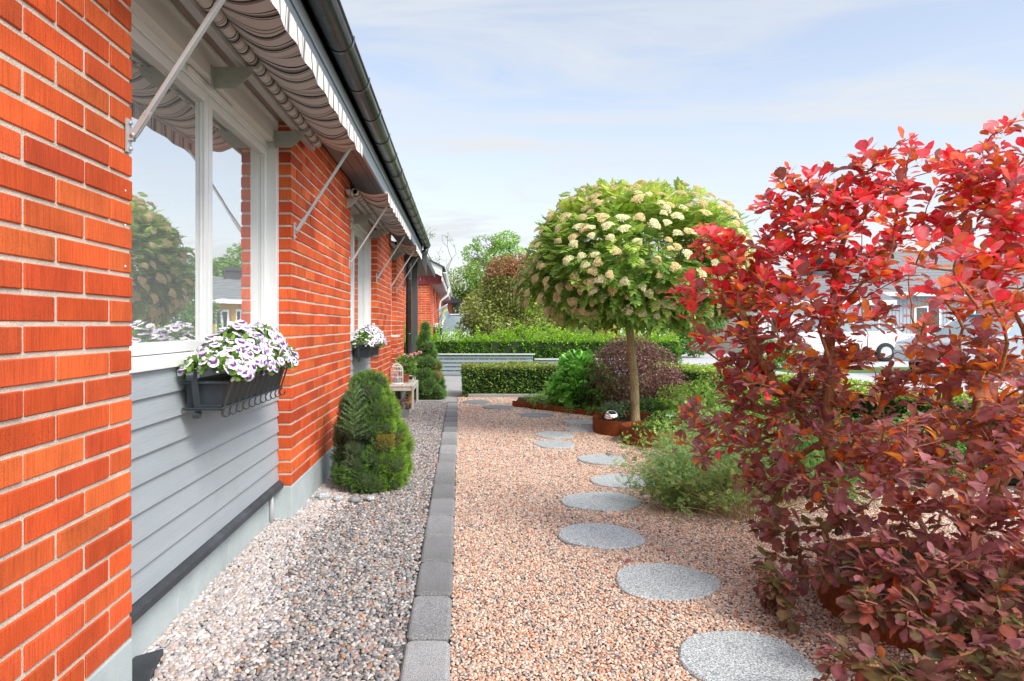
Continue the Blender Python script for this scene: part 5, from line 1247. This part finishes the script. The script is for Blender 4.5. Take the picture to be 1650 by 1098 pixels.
seeds = [[B0, (1.90, 2.92, .30), (1.80, 2.98, .50), (1.62, 3.02, .66), (1.48, 3.08, .82)], [(1.62, 3.02, .66), (1.66, 3.08, .95), (1.69, 3.1, 1.2), (1.72, 3.1, 1.5)],
         [B1, (2.13, 2.86, .5), (2.17, 2.85, 1.0), (2.22, 2.82, 1.45), (2.26, 2.8, 1.8)], [(2.05, 2.88, .08), (2.0, 3.1, .5), (1.97, 3.25, .9), (1.90, 3.25, 1.3), (1.86, 3.15, 1.7)],
         [(2.16, 2.9, .1), (2.35, 2.95, .6), (2.5, 2.9, 1.1), (2.6, 2.85, 1.5)], [(1.90, 2.92, .30), (1.72, 2.85, .34), (1.52, 2.85, .40)], [B0, (1.8, 2.6, .25), (1.72, 2.4, .30)], [(2.0, 2.85, .1), (2.05, 2.5, .25), (2.05, 2.3, .32)],
         [(1.48, 3.08, .82), (1.36, 3.15, 1.05), (1.30, 3.2, 1.3)], [(2.1, 2.9, .1), (2.28, 2.75, .7), (2.12, 2.55, 1.1)]]
ND, par, tips = grow(A, seeds, step=.045, k=.22, rise=.35, wob=.006)
branch_obj('branches', ND, par, tips, 'bark_red', bush, (2.0, 2.85, .1), rtip=.0021, p=2.0, rmax=.034, n=6)
# whorls of rounded leaves at the shoot tips
LP, LD, LS, LC, LR = [], [], [], [], []
RED = [(.74,.035,.05), (.78,.08,.10), (.62,.03,.035), (.76,.13,.06), (.76,.19,.20)]
ORG = [(.66,.15,.02), (.52,.10,.02), (.70,.22,.025), (.40,.11,.03)]
PUR = [(.36,.12,.14), (.28,.09,.09), (.43,.18,.20), (.25,.09,.065), (.36,.11,.075)]
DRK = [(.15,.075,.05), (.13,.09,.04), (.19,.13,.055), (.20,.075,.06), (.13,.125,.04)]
ctr = np.array([2.1, 3.0, 1.0])
for i, tp in enumerate(tips):
    a = ND[tp]; j = tp
    for _ in range(2):
        if par[j] >= 0: j = par[j]
    sd_ = a-ND[j]; sd_ = sd_/(np.linalg.norm(sd_)+1e-9); sd_ = sd_+np.array([0, 0, .55])*(a[2] > .5); sd_ /= np.linalg.norm(sd_)
    nl = int(rng.integers(8, 12)); z = a[2]; ph = rng.uniform(0, 6.28)
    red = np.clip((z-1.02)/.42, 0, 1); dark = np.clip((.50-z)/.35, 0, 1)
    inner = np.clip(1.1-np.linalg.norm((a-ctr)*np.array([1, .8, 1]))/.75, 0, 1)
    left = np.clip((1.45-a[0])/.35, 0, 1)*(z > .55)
    x1 = np.cross(sd_, [.3, .2, .9]); x1 /= np.linalg.norm(x1); y1 = np.cross(sd_, x1)
    Lmul = rng.uniform(.66, 1.06)
    for q in range(nl):
        f = q/(nl-1); ang = ph+q*2.4; out = x1*math.cos(ang)+y1*math.sin(ang)
        dd = out*(1.0-.55*f)+sd_*(.25+.9*f)+rng.normal(size=3)*.12
        p = a-sd_*(.055*(1-f))+out*.004
        LP.append(p); LD.append(dd); LS.append((.040+.026*math.sin(math.pi*min(f+.15, 1)))*Lmul*(1.08 if z > .9 else 1.0))
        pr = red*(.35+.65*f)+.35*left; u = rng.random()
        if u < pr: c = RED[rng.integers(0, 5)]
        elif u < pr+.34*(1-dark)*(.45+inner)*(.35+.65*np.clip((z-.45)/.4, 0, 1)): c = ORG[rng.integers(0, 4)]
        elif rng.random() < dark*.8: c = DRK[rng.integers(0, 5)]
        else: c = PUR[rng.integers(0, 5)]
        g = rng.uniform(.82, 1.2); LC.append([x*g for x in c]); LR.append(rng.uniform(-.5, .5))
# older leaves along the twigs
extra = rng.choice(len(ND), 1100, replace=False)
for j in extra:
    if par[j] < 0 or ND[j][2] < .1: continue
    a = ND[j]; out = rng.normal(size=3); out[2] = abs(out[2])*.6; LP.append(a); LD.append(out); LS.append(rng.uniform(.028, .050)); LR.append(rng.uniform(-.5, .5))
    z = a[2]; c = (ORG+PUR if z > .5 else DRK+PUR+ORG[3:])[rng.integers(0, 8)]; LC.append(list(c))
LP, LD, LS, LC, LR = map(np.array, (LP, LD, LS, LC, LR))
shade = [1.22 if abs(v[0]) < 1e-6 or v[1] < .3 else .95 for v in tv]
KD = rng.integers(0, 4, len(LP)); BM = basis(LD, LR)
for q, (w_, pk, fo, cu) in enumerate(((.38, .60, .10, -.10), (.34, .59, .34, -.30), (.40, .62, .22, .16), (.31, .585, .20, -.48))):
    tv, tf = leaf_t(w_, pk, 6, fo, cu, petiole=.30); tv = [(x+(.03*math.sin(y*9+q) if abs(x) > .02 else 0), y+.30, z+(.02*math.sin(y*14+q*2) if abs(x) > .02 else 0)) for x, y, z in tv]
    shade = [1.22 if abs(v[0]) < .02 or v[1] < .3 else .95 for v in tv]; k = KD == q
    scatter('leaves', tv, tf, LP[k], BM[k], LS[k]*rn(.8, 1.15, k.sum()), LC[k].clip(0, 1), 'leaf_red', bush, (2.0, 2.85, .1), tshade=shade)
# a few dropped leaves on the gravel round the shrub
n = 46; a = rn(0, 6.28, n); rr_ = rn(.5, 1.3, n); P = np.stack([1.75+rr_*np.cos(a)*.9, 2.9+rr_*np.sin(a)*.8, np.full(n, .012)], 1); P = P[P[:, 1] > 2.0]; n = len(P)
tv, tf = leaf_t(.36, .6, 5, .2, -.2); Dl = unit(n); Dl[:, 2] *= .15
kind(scatter('fallen_leaves', tv, tf, P, basis(Dl, rn(-.3, .3, n)), rn(.02, .045, n), pal(ORG+PUR+DRK, n, .2), 'leaf_red', None, (1.75, 2.9, 0)), 'stuff')

# ------------------------------------------------------------ trees beyond the garden
G1 = [(.21,.32,.06), (.27,.38,.09), (.14,.23,.05)]; OL = [(.22,.23,.07), (.29,.29,.09), (.16,.18,.05), (.26,.32,.06)]
def redtop(P, C):
    k = (P[:, 2] > 2.45+.35*vnoise(P, 1.3, 5)) ; C[k] = pal([(.30,.15,.07), (.24,.12,.05), (.34,.20,.11)], int(k.sum()), .2)
    k2 = (P[:, 0] > 1.9) & (P[:, 2] > 1.5) & (P[:, 2] < 2.6) & (vnoise(P, 2, 8) > .1); C[k2] = pal([(.22,.36,.03), (.28,.40,.05)], int(k2.sum()), .2)
    return C
leafy('tall_bush', (1.4, 20.5, 0), [(1.5, 20.5, 2.2, .95, .85), (.75, 20.4, 1.6, .75, .7), (.35, 20.6, 1.0, .5, .5), (2.2, 20.6, 1.8, .8, .8), (1.3, 20.3, 2.75, .55, .5), (2.0, 20.6, 2.75, .6, .45), (1.0, 20.2, 1.1, .75, .6), (2.4, 20.2, 1.1, .9, .6), (3.4, 20.3, 1.2, .8, .6), (1.75, 20.5, 3.05, .3, .3)],
      26000, .085, OL, 'big olive bush with reddish-brown upper leaves behind the bright green hedge', 'bush', mat='leaf_soft', natt=130, bark='grey_twig', rtip=.007, rmax=.06, toptint=redtop, gap=-1.1, gapf=2.4)
def ttree(loc, cl, n, ls, cols, label, rt=.014, natt=110, **k):
    leafy('garden_tree', loc, cl, n, ls, cols, label, 'tree', 'trees beyond the gardens', mat='leaf_soft', natt=natt, bark='grey_twig', rtip=rt, rmax=.16, step=.25, **k)
ttree((2.1, 40, 0), [(1.6, 40, 6.0, .9, .6), (2.6, 40, 6.2, .9, .5), (.7, 40, 5.4, .6, .5), (3.3, 40, 5.3, .7, .5), (2.0, 40, 5.2, .9, .5), (1.2, 40, 4.6, .6, .5), (2.8, 40, 4.6, .8, .5)], 6500, .13, [(.20,.34,.06), (.26,.40,.09)], 'tall thin-crowned light green tree rising above the olive bush', gap=-.25, gapf=3)
ttree((-.2, 46, 0), [(.3, 46, 4.0, 1.5, 1.2), (1.6, 46, 4.7, 1.4, 1.1), (3.4, 46, 4.4, 1.5, 1.2), (-.6, 46, 2.6, 1.6, 1.2), (1.9, 46, 2.8, 1.8, 1.3)], 13000, .17, G1, 'soft rounded light green tree beside the neighbouring brick house', gap=-1.0)
ttree((5.2, 38, 0), [(4.6, 38, 3.0, 1.5, 1.3), (6.2, 38, 2.8, 1.5, 1.2), (5.6, 38, 3.9, 1.2, .9)], 9000, .17, G1, 'green tree mostly hidden behind the round-headed tree')
ttree((8.0, 26, 0), [(7.6, 26, 1.7, .8, .6), (8.6, 26, 1.5, .9, .7), (9.4, 26, 1.4, .7, .6), (8.0, 26, .6, .8, .6), (8.9, 26, .6, .6, .6)], 7000, .11, GG, 'dark green street tree between the round-headed tree and the red shrub', rt=.01)
ttree((20.5, 62, 0), [(19, 62, 4.5, 2.4, 2.0), (22, 62, 5.5, 2.4, 2.0), (25, 62, 5, 2.4, 2)], 6000, .28, [(.10,.17,.08), (.14,.21,.10)], 'distant grey-green tree behind the pale house across the street')
ttree((9.5, 44, 0), [(8.6, 44, 4.6, 1.8, 1.5), (11, 44, 5.0, 1.9, 1.5), (13, 44, 4.2, 1.6, 1.3)], 9000, .2, [(.14,.27,.04), (.20,.34,.06)], 'fresh green tree behind the yellow house across the street')
# bare-branched tree
bt = empty('bare_tree', (-1.6, 34, 0), 'almost leafless tree with thin upright branches behind the gutter end', 'tree', 'trees beyond the gardens')
A = np.array([[-1.6+rng.normal()*1.15, 34+rng.normal()*.6, rng.uniform(3.2, 6.3)] for _ in range(120)]); A[:, 2] -= .35*np.abs(A[:, 0]+1.6)
ND, par, tips = grow(A, [[(-1.6, 34, 0), (-1.6, 34, 1.6), (-1.5, 34, 2.6), (-1.2, 34, 3.6)], [(-1.6, 34, 1.8), (-2.2, 34, 3.2), (-2.5, 34, 4.2)], [(-1.6, 34, 1.6), (-.9, 34, 3.0)]], step=.25, k=.5, rise=.8, wob=.03)
branch_obj('branches', ND, par, tips, 'grey_twig', bt, (-1.6, 34, 0), rtip=.008, rmax=.09)
tv, tf = leaf_t(.3, .5, 3); k = rng.choice(tips, 90); n = 700; P = ND[rng.choice(k, n)]+rng.normal(size=(n, 3))*.12
scatter('sparse_leaves', tv, tf, P, basis(unit(n), rn(0, 6, n)), rn(.05, .10, n), pal([(.20,.28,.08)], n, .2), 'leaf_soft', bt, (-1.6, 34, 0))
# rounded shrubs on the far side of the street
for (x, y, s, lab) in ((8.6, 19.2, .55, 'low yellow-green shrub on the lawn across the street, nearest the round-headed tree'), (14.5, 19.0, .5, 'low green shrub on the lawn in front of the pale house'), (19.5, 19, .6, 'low green shrub on the lawn, farthest out behind the red shrub')):
    leafy('street_shrub', (x, y, 0), [(x, y, s*.7, s*1.3, s*.7), (x+.8, y, s*.6, s, s*.6)], 2600, .08, GY+GG, lab, 'shrub', 'shrubs across the street', natt=30, bark='grey_twig', rmax=.02)

# ------------------------------------------------------------ neighbouring brick house
nh = empty('neighbour_house', (-4, 29, 0), 'neighbouring red brick house with white bargeboard and dark red gable boards', 'house')
mb, mo = MB(), MB()
wall_bricks(mb, mo, lambda u, d, z: (u, 22+d, z), -3.2, -.99, .1, 2.62, 31, anchor=-.99, colf=1.0)
for a, b in ((22.112, 24.6), (26.2, 27.8), (29.4, 38)): wall_bricks(mb, mo, lambda u, d, z: (-.985-d, u, z), a, b, .1, 2.62, 33, anchor=b)
mb.build('brick_wall', 'brick', nh); mo.build('mortar', 'mortar', nh)
m = MB(); m.box((-9, 22.12, 0), (-1.10, 38, 2.6)); m.box((-1.10, 24.6, .1), (-1.08, 26.2, 1.0)); m.build('inner_wall', 'brick_far', nh)
for a, b in ((24.6, 26.2), (27.8, 29.4)):
    m = MB(); m.box((-1.085, a, .95), (-1.075, b, 2.3)); w = m.build('window', 'dark_glass', nh)
    m = MB(); m.box((-1.074, a, .95), (-1.04, a+.07, 2.3)); m.box((-1.074, b-.07, .95), (-1.04, b, 2.3)); m.box((-1.074, a+.07, 2.23), (-1.04, b-.07, 2.3)); m.box((-1.074, a+.07, .95), (-1.04, b-.07, 1.02)); m.build('window_frame', 'white_paint', w)
# gable boards under the verge, soffit, bargeboard
sl_ = .49
def rz(x): return 2.98-(x+1.1)*sl_        # underside height of the verge board
m = MB(); x = -5.2
while x < -.62:
    x2 = min(x+.115, -.60); m.prism([(x+.003, 2.50), (x2-.003, 2.50), (x2-.003, rz(x2)+.01), (x+.003, rz(x)+.01)], 21.93, 21.955, 'y'); x += .115
m.build('gable_boards', 'red_cladding', nh)
m = MB(); m.prism([(-5.4, rz(-5.4)), (-.58, rz(-.58)), (-.58, rz(-.58)+.30), (-5.4, rz(-5.4)+.30)], 21.62, 21.66, 'y'); m.prism([(-5.4, rz(-5.4)+.10), (-.58, rz(-.58)+.10), (-.58, rz(-.58)+.115), (-5.4, rz(-5.4)+.115)], 21.607, 21.62, 'y'); m.box((-.60, 21.66, 2.60), (-.57, 38.3, 2.78)); m.build('bargeboard', 'white_paint', nh)
m = MB(); m.box((-1.0, 21.96, 2.56), (-.60, 38.2, 2.59)); m.build('soffit', 'soffit', nh)
m = MB(); m.prism([(-5.4, rz(-5.4)+.305), (-.50, rz(-.50)+.305), (-.50, rz(-.5)+.35), (-5.4, rz(-5.4)+.35)], 21.55, 38.4, 'y'); m.build('roof', 'roof_tile', nh)
m = MB(); halfround(-.50, 2.86, .065, 21.6, 38.4, m); m.tube([(-.50, 29.0, 2.82), (-.50, 29.0, 2.62), (-.56, 29, 2.45), (-.83, 29, 2.25), (-.89, 29, 2.1), (-.89, 29, .1)], .05, 12); m.build('gutter', 'white_metal', nh)
nh2 = empty('neighbour_house', (-3, 46, 0), 'farther brick house with dark eaves, just past the neighbouring white gutter', 'house')
m = MB(); m.box((-8, 43, 0), (-.55, 52, 2.6)); m.build('wall', 'brick_far', nh2)
m = MB(); m.prism([(-8, 2.6), (-.0, 2.6), (.02, 2.75), (-3.8, 4.4), (-8, 2.9)], 42.4, 52, 'y'); m.build('roof', 'roof_tile', nh2)
m = MB(); m.tube([(-.05, 42.5, 2.6), (-.4, 42.7, 2.2), (-.45, 42.8, .1)], .05, 10); m.build('downpipe', 'dark_wood', nh2)
# planter box with white flowers on the neighbour
t = empty('window_box', (-.86, 24.6, .86), 'small black flower box with white blossom on the neighbouring house wall', 'window box')
m = MB(); m.box((-.97, 24.55, .84), (-.68, 26.1, 1.08))
for k in range(7): m.box((-.96+k*.042, 24.53, .83), (-.945+k*.042, 24.548, 1.10))
m.build('trough', 'box_plastic', t)
n = 420; P = np.stack([rn(-.98, -.64, n), rn(24.5, 26.1, n), rn(1.06, 1.24, n)], 1); tv, tf = leaf_t(.45, .5, 3); C = pal([(.78,.78,.72), (.12,.25,.04)], n, .1)
scatter('flowers', tv, tf, P, basis(unit(n), rn(0, 6, n)), rn(.03, .06, n), C, 'petal', t, (-.86, 24.6, .86))
# flag on a wall pole
t = empty('flag', (-.86, 22.5, 1.55), 'small faded blue flag with a yellow cross on a slanting white pole', 'flag')
m = MB(); m.tube([(-.985, 22.6, 1.55), (-.42, 22.45, 1.88)], .012, 8); m.build('pole', 'white_metal', t)
BL_, YL_ = (.22, .36, .48), (.62, .52, .12); m = MB(); nx, nzv = 12, 16
def fp(u, v): # u along pole, v down
    return (-.42-.30*(1-u)+.03*math.sin(v*5+u*3)+.06*v, 22.45+.04*math.sin(u*6+v*4), 1.88-.175*(1-u)-.44*v*(.85+.15*u))
for i in range(nx):
    for j in range(nzv):
        u, v = (i+.5)/nx, (j+.5)/nzv; c = YL_ if (.38 < u < .62 or .30 < v < .48) else BL_
        m.add([fp(i/nx, j/nzv), fp((i+1)/nx, j/nzv), fp((i+1)/nx, (j+1)/nzv), fp(i/nx, (j+1)/nzv)], [(0, 3, 2, 1)], c)
m.build('cloth', 'flag_cloth', t)

# ------------------------------------------------------------ houses across the street
def simple_house(name, loc, x0, x1, y0, y1, ez, rzt, wallm, roofm, wins, label, chimney=None, doors=(), hips=.35, trim='white_paint'):
    t = empty(name, loc, label, 'house'); m = MB(); m.box((x0, y0, -.05), (x1, y1, ez)); 
    m.prism([(y0, ez), (y1, ez), ((y0+y1)/2, rzt-.12)], x0, x1, 'x')
    if 'cladding' in wallm:
        x = x0+.01
        while x < x1: m.box((x, y0-.018, .25), (x+.03, y0-.001, ez-.06)); x += .16
    m.build('wall', wallm, t)
    yc = (y0+y1)/2; sl = (rzt-ez)/(yc-y0); m = MB(); e = .45
    m.prism([(y0-e, ez-e*sl), (yc, rzt), (y1+e, ez-e*sl), (y1+e, ez-e*sl+.12), (yc, rzt+.13), (y0-e, ez-e*sl+.12)], x0-e, x1+e, 'x')
    nr = 14                                   # tile courses as real steps
    for k in range(nr):
        f0 = k/nr; ya = y0-e+(yc-y0+e)*f0; za = ez-e*sl+(rzt-ez+e*sl)*f0+.13; yb2 = ya+(yc-y0+e)/nr; zb2 = za+(yb2-ya)*sl
        m.prism([(ya, za), (ya, za+.035), (yb2, zb2+.005), (yb2, zb2)], x0-e, x1+e, 'x')
    rf = m.build('roof', roofm, t)
    m = MB(); m.box((x0-e, y0-e-.03, ez-e*sl-.05), (x1+e, y0-e, ez-e*sl+.13)); m.prism([(y0-e, ez-e*sl-.02), (yc, rzt-.02), (yc, rzt+.17), (y0-e, ez-e*sl+.17)], x0-e-.03, x0-e, 'x'); m.build('fascia_board', trim, t)
    for (wx, wz, ww, wh) in wins:
        m = MB(); m.box((wx, y0-.03, wz), (wx+ww, y0-.02, wz+wh)); w = m.build('window', 'dark_glass', t)
        m = MB(); b = .09
        m.box((wx-b, y0-.055, wz-b), (wx, y0-.018, wz+wh+b)); m.box((wx+ww, y0-.055, wz-b), (wx+ww+b, y0-.018, wz+wh+b)); m.box((wx, y0-.055, wz+wh), (wx+ww, y0-.018, wz+wh+b)); m.box((wx, y0-.055, wz-b), (wx+ww, y0-.018, wz)); m.box((wx+ww/2-.03, y0-.05, wz), (wx+ww/2+.03, y0-.031, wz+wh))
        m.build('window_frame', trim, w)
    for (wx, ww, wh) in doors:
        m = MB(); m.box((wx, y0-.05, 0), (wx+ww, y0-.02, wh)); m.build('door', trim, t)
    if chimney:
        cxm, czm, cm = chimney; m = MB(); m.box((cxm, yc-.4, rzt-.5), (cxm+.9, yc+.4, czm-.15)); ch = m.build('chimney', cm, rf); m = MB(); m.box((cxm-.06, yc-.46, czm-.15), (cxm+.96, yc+.46, czm)); m.build('chimney_cap', 'roof_tile', ch)
    return t
simple_house('clad_house', (22, 32, 0), 18.0, 31, 30, 37, 2.75, 4.7, 'grey_cladding', 'tile_roof_grey', [(20.0, .75, 1.0, 1.2), (22.6, .75, 1.2, 1.2), (26, .75, 1.2, 1.2)], 'pale grey clad house with grey tiled roof and chimney across the street', chimney=(24.0, 5.9, 'brick_far'), doors=((24.4, .9, 2.1),))
simple_house('clad_house', (14.6, 30, 0), 12.2, 17.4, 28.4, 34, 2.25, 3.3, 'pale_cladding', 'tile_roof_grey', [(14.9, .7, .9, 1.0), (12.9, .7, .8, 1.0)], 'low white clad outbuilding with small windows next to the grey house')
simple_house('clad_house', (8, 31, 0), 6.7, 9.6, 30, 35, 2.35, 3.35, 'yellow_cladding', 'tile_roof_grey', [(7.1, .8, .4, 1.0), (7.9, .8, .4, 1.0), (8.7, .8, .4, 1.0)], 'yellow clad house with grey roof, mirrored in the nearest window', chimney=(7.8, 3.9, 'roof_tile'))
# white railing in front of the pale house
t = empty('white_railing', (15, 25.6, 0), 'white picket railing in front of the white outbuilding', 'railing')
m = MB(); m.box((12.8, 25.6, .80), (17.6, 25.64, .86)); m.box((12.8, 25.6, .12), (17.6, 25.64, .17))
x = 12.8
while x < 17.6: m.box((x, 25.59, .05), (x+.035, 25.6, .85)); x += .13
m.build('pickets', 'white_paint', t)

# ------------------------------------------------------------ cars
def car(loc, rot, body, label, L_=4.5, Wd=1.8, H=1.5, glass='car_glass'):
    t = empty('parked_car', loc, label, 'car', 'cars parked along the street'); t.rotation_euler = (0, 0, rot)
    def put(m, name, mat, parent=t, bevel=0, seg=2, off=(0, 0, 0)):
        me_loc = Vector(loc)+Vector(off); m.v = [(v[0]+loc[0], v[1]+loc[1], v[2]+loc[2]) for v in m.v]
        o = m.build(name, mat, None, loc=me_loc, bevel=bevel, seg=seg); o.parent = parent; o.location = Vector(off); return o
    hw = Wd/2; k = L_/4.5
    prof = [(-2.22,.35), (-2.25,.62), (-2.15,.82), (-1.45,.95), (-.95,.97), (1.75,1.0), (2.12,.92), (2.22,.7), (2.2,.35)]
    m = MB(); n = len(prof); V = []
    for s, w in ((-1, hw), (-1, hw), (1, hw), (1, hw)): pass
    for w in (-hw, -hw*.96, hw*.96, hw):
        for x, z in prof: V.append((x*k, w, z if abs(w) == hw and z < .9 else z+.0 if abs(w) == hw else z+.02))
    F = [(l*n+i, l*n+(i+1) % n, (l+1)*n+(i+1) % n, (l+1)*n+i) for l in range(3) for i in range(n)]+[tuple(range(n))[::-1], tuple(range(3*n, 4*n))]
    m.add(V, F); bd = put(m, 'body', body, bevel=.05, seg=3)
    cab = [(-1.05,.95), (-.35,H-.04), (.2,H), (1.2,H-.03), (1.95,.97)]
    m = MB(); V = []
    for w, s in ((-hw*.92, 0), (-hw*.78, 1), (hw*.78, 1), (hw*.92, 0)): pass
    lo = [(-1.05*k, .95), (1.95*k, .97)]; V = [(-1.05*k, -hw*.93, .95), (1.98*k, -hw*.93, .97), (1.98*k, hw*.93, .97), (-1.05*k, hw*.93, .95), (-.30*k, -hw*.76, H-.03), (1.35*k, -hw*.76, H-.03), (1.35*k, hw*.76, H-.03), (-.30*k, hw*.76, H-.03)]
    m.add(V, [(0,1,5,4), (1,2,6,5), (2,3,7,6), (3,0,4,7), (4,5,6,7)]); put(m, 'windows', glass, bevel=.03)
    m = MB(); m.obox((.52*k, 0, H-.015), (.88*k, hw*.79, .022), (1,0,0), (0,1,0), (0,0,1))
    for sg in (-1, 1):
        for (xa, xb) in ((-1.07, -.32), (.35, .38), (1.2, 1.28), (1.96, 1.36)):
            m.tube([(xa*k, sg*hw*.935, .95), (xb*k, sg*hw*.77, H-.01)], .035, 6)
    put(m, 'roof', body, bevel=.015)
    for x in (-1.38*k, 1.38*k):
        for sg in (-1, 1):
            m = MB(); pr = [(.0, -.10), (.24, -.11), (.32, -.09), (.325, 0), (.32, .09), (.24, .11), (0, .10)]
            V = []; nn = 20
            for (rr, yy) in pr:
                for q in range(nn): a = 2*math.pi*q/nn; V.append((x+rr*math.cos(a), sg*(hw-.06)+yy, .32+rr*math.sin(a)))
            m.add(V, [(i*nn+q, i*nn+(q+1) % nn, (i+1)*nn+(q+1) % nn, (i+1)*nn+q) for i in range(len(pr)-1) for q in range(nn)], smooth=True); w = put(m, 'wheel', 'rubber')
            m = MB(); V = [(x, sg*(hw+.055), .32)]+[(x+.19*math.cos(q*math.pi/10), sg*(hw+.053), .32+.19*math.sin(q*math.pi/10)) for q in range(20)]; m.add(V, [(0, 1+q, 1+(q+1) % 20) for q in range(20)]); put(m, 'rim', 'alu', w)
    for sg in (-1, 1):
        m = MB(); m.obox((-2.2*k, sg*hw*.72, .70), (.05, .2, .08), (1,0,0), (0,1,0), (0,0,1)); put(m, 'headlight', 'white_metal', bevel=.02)
        m = MB(); m.obox((2.19*k, sg*hw*.75, .78), (.04, .14, .09), (1,0,0), (0,1,0), (0,0,1)); put(m, 'tail_light', 'lamp_red', bevel=.02)
    return t
car((.15, 27.5, -.05), R(80), 'car_white', 'white car parked past the neighbouring brick house, seen over the bright green hedge', H=1.68)
car((16.6, 40, -.05), R(8), 'car_white', 'white car parked far up the street between the round-headed tree and the red shrub')
car((12.9, 16.4, -.05), R(18), 'car_silver', 'silver-blue car parked on the street close behind the red shrub')
car((13.0, 24.0, -.05), R(0), 'car_white', 'white car parked in front of the white outbuilding')
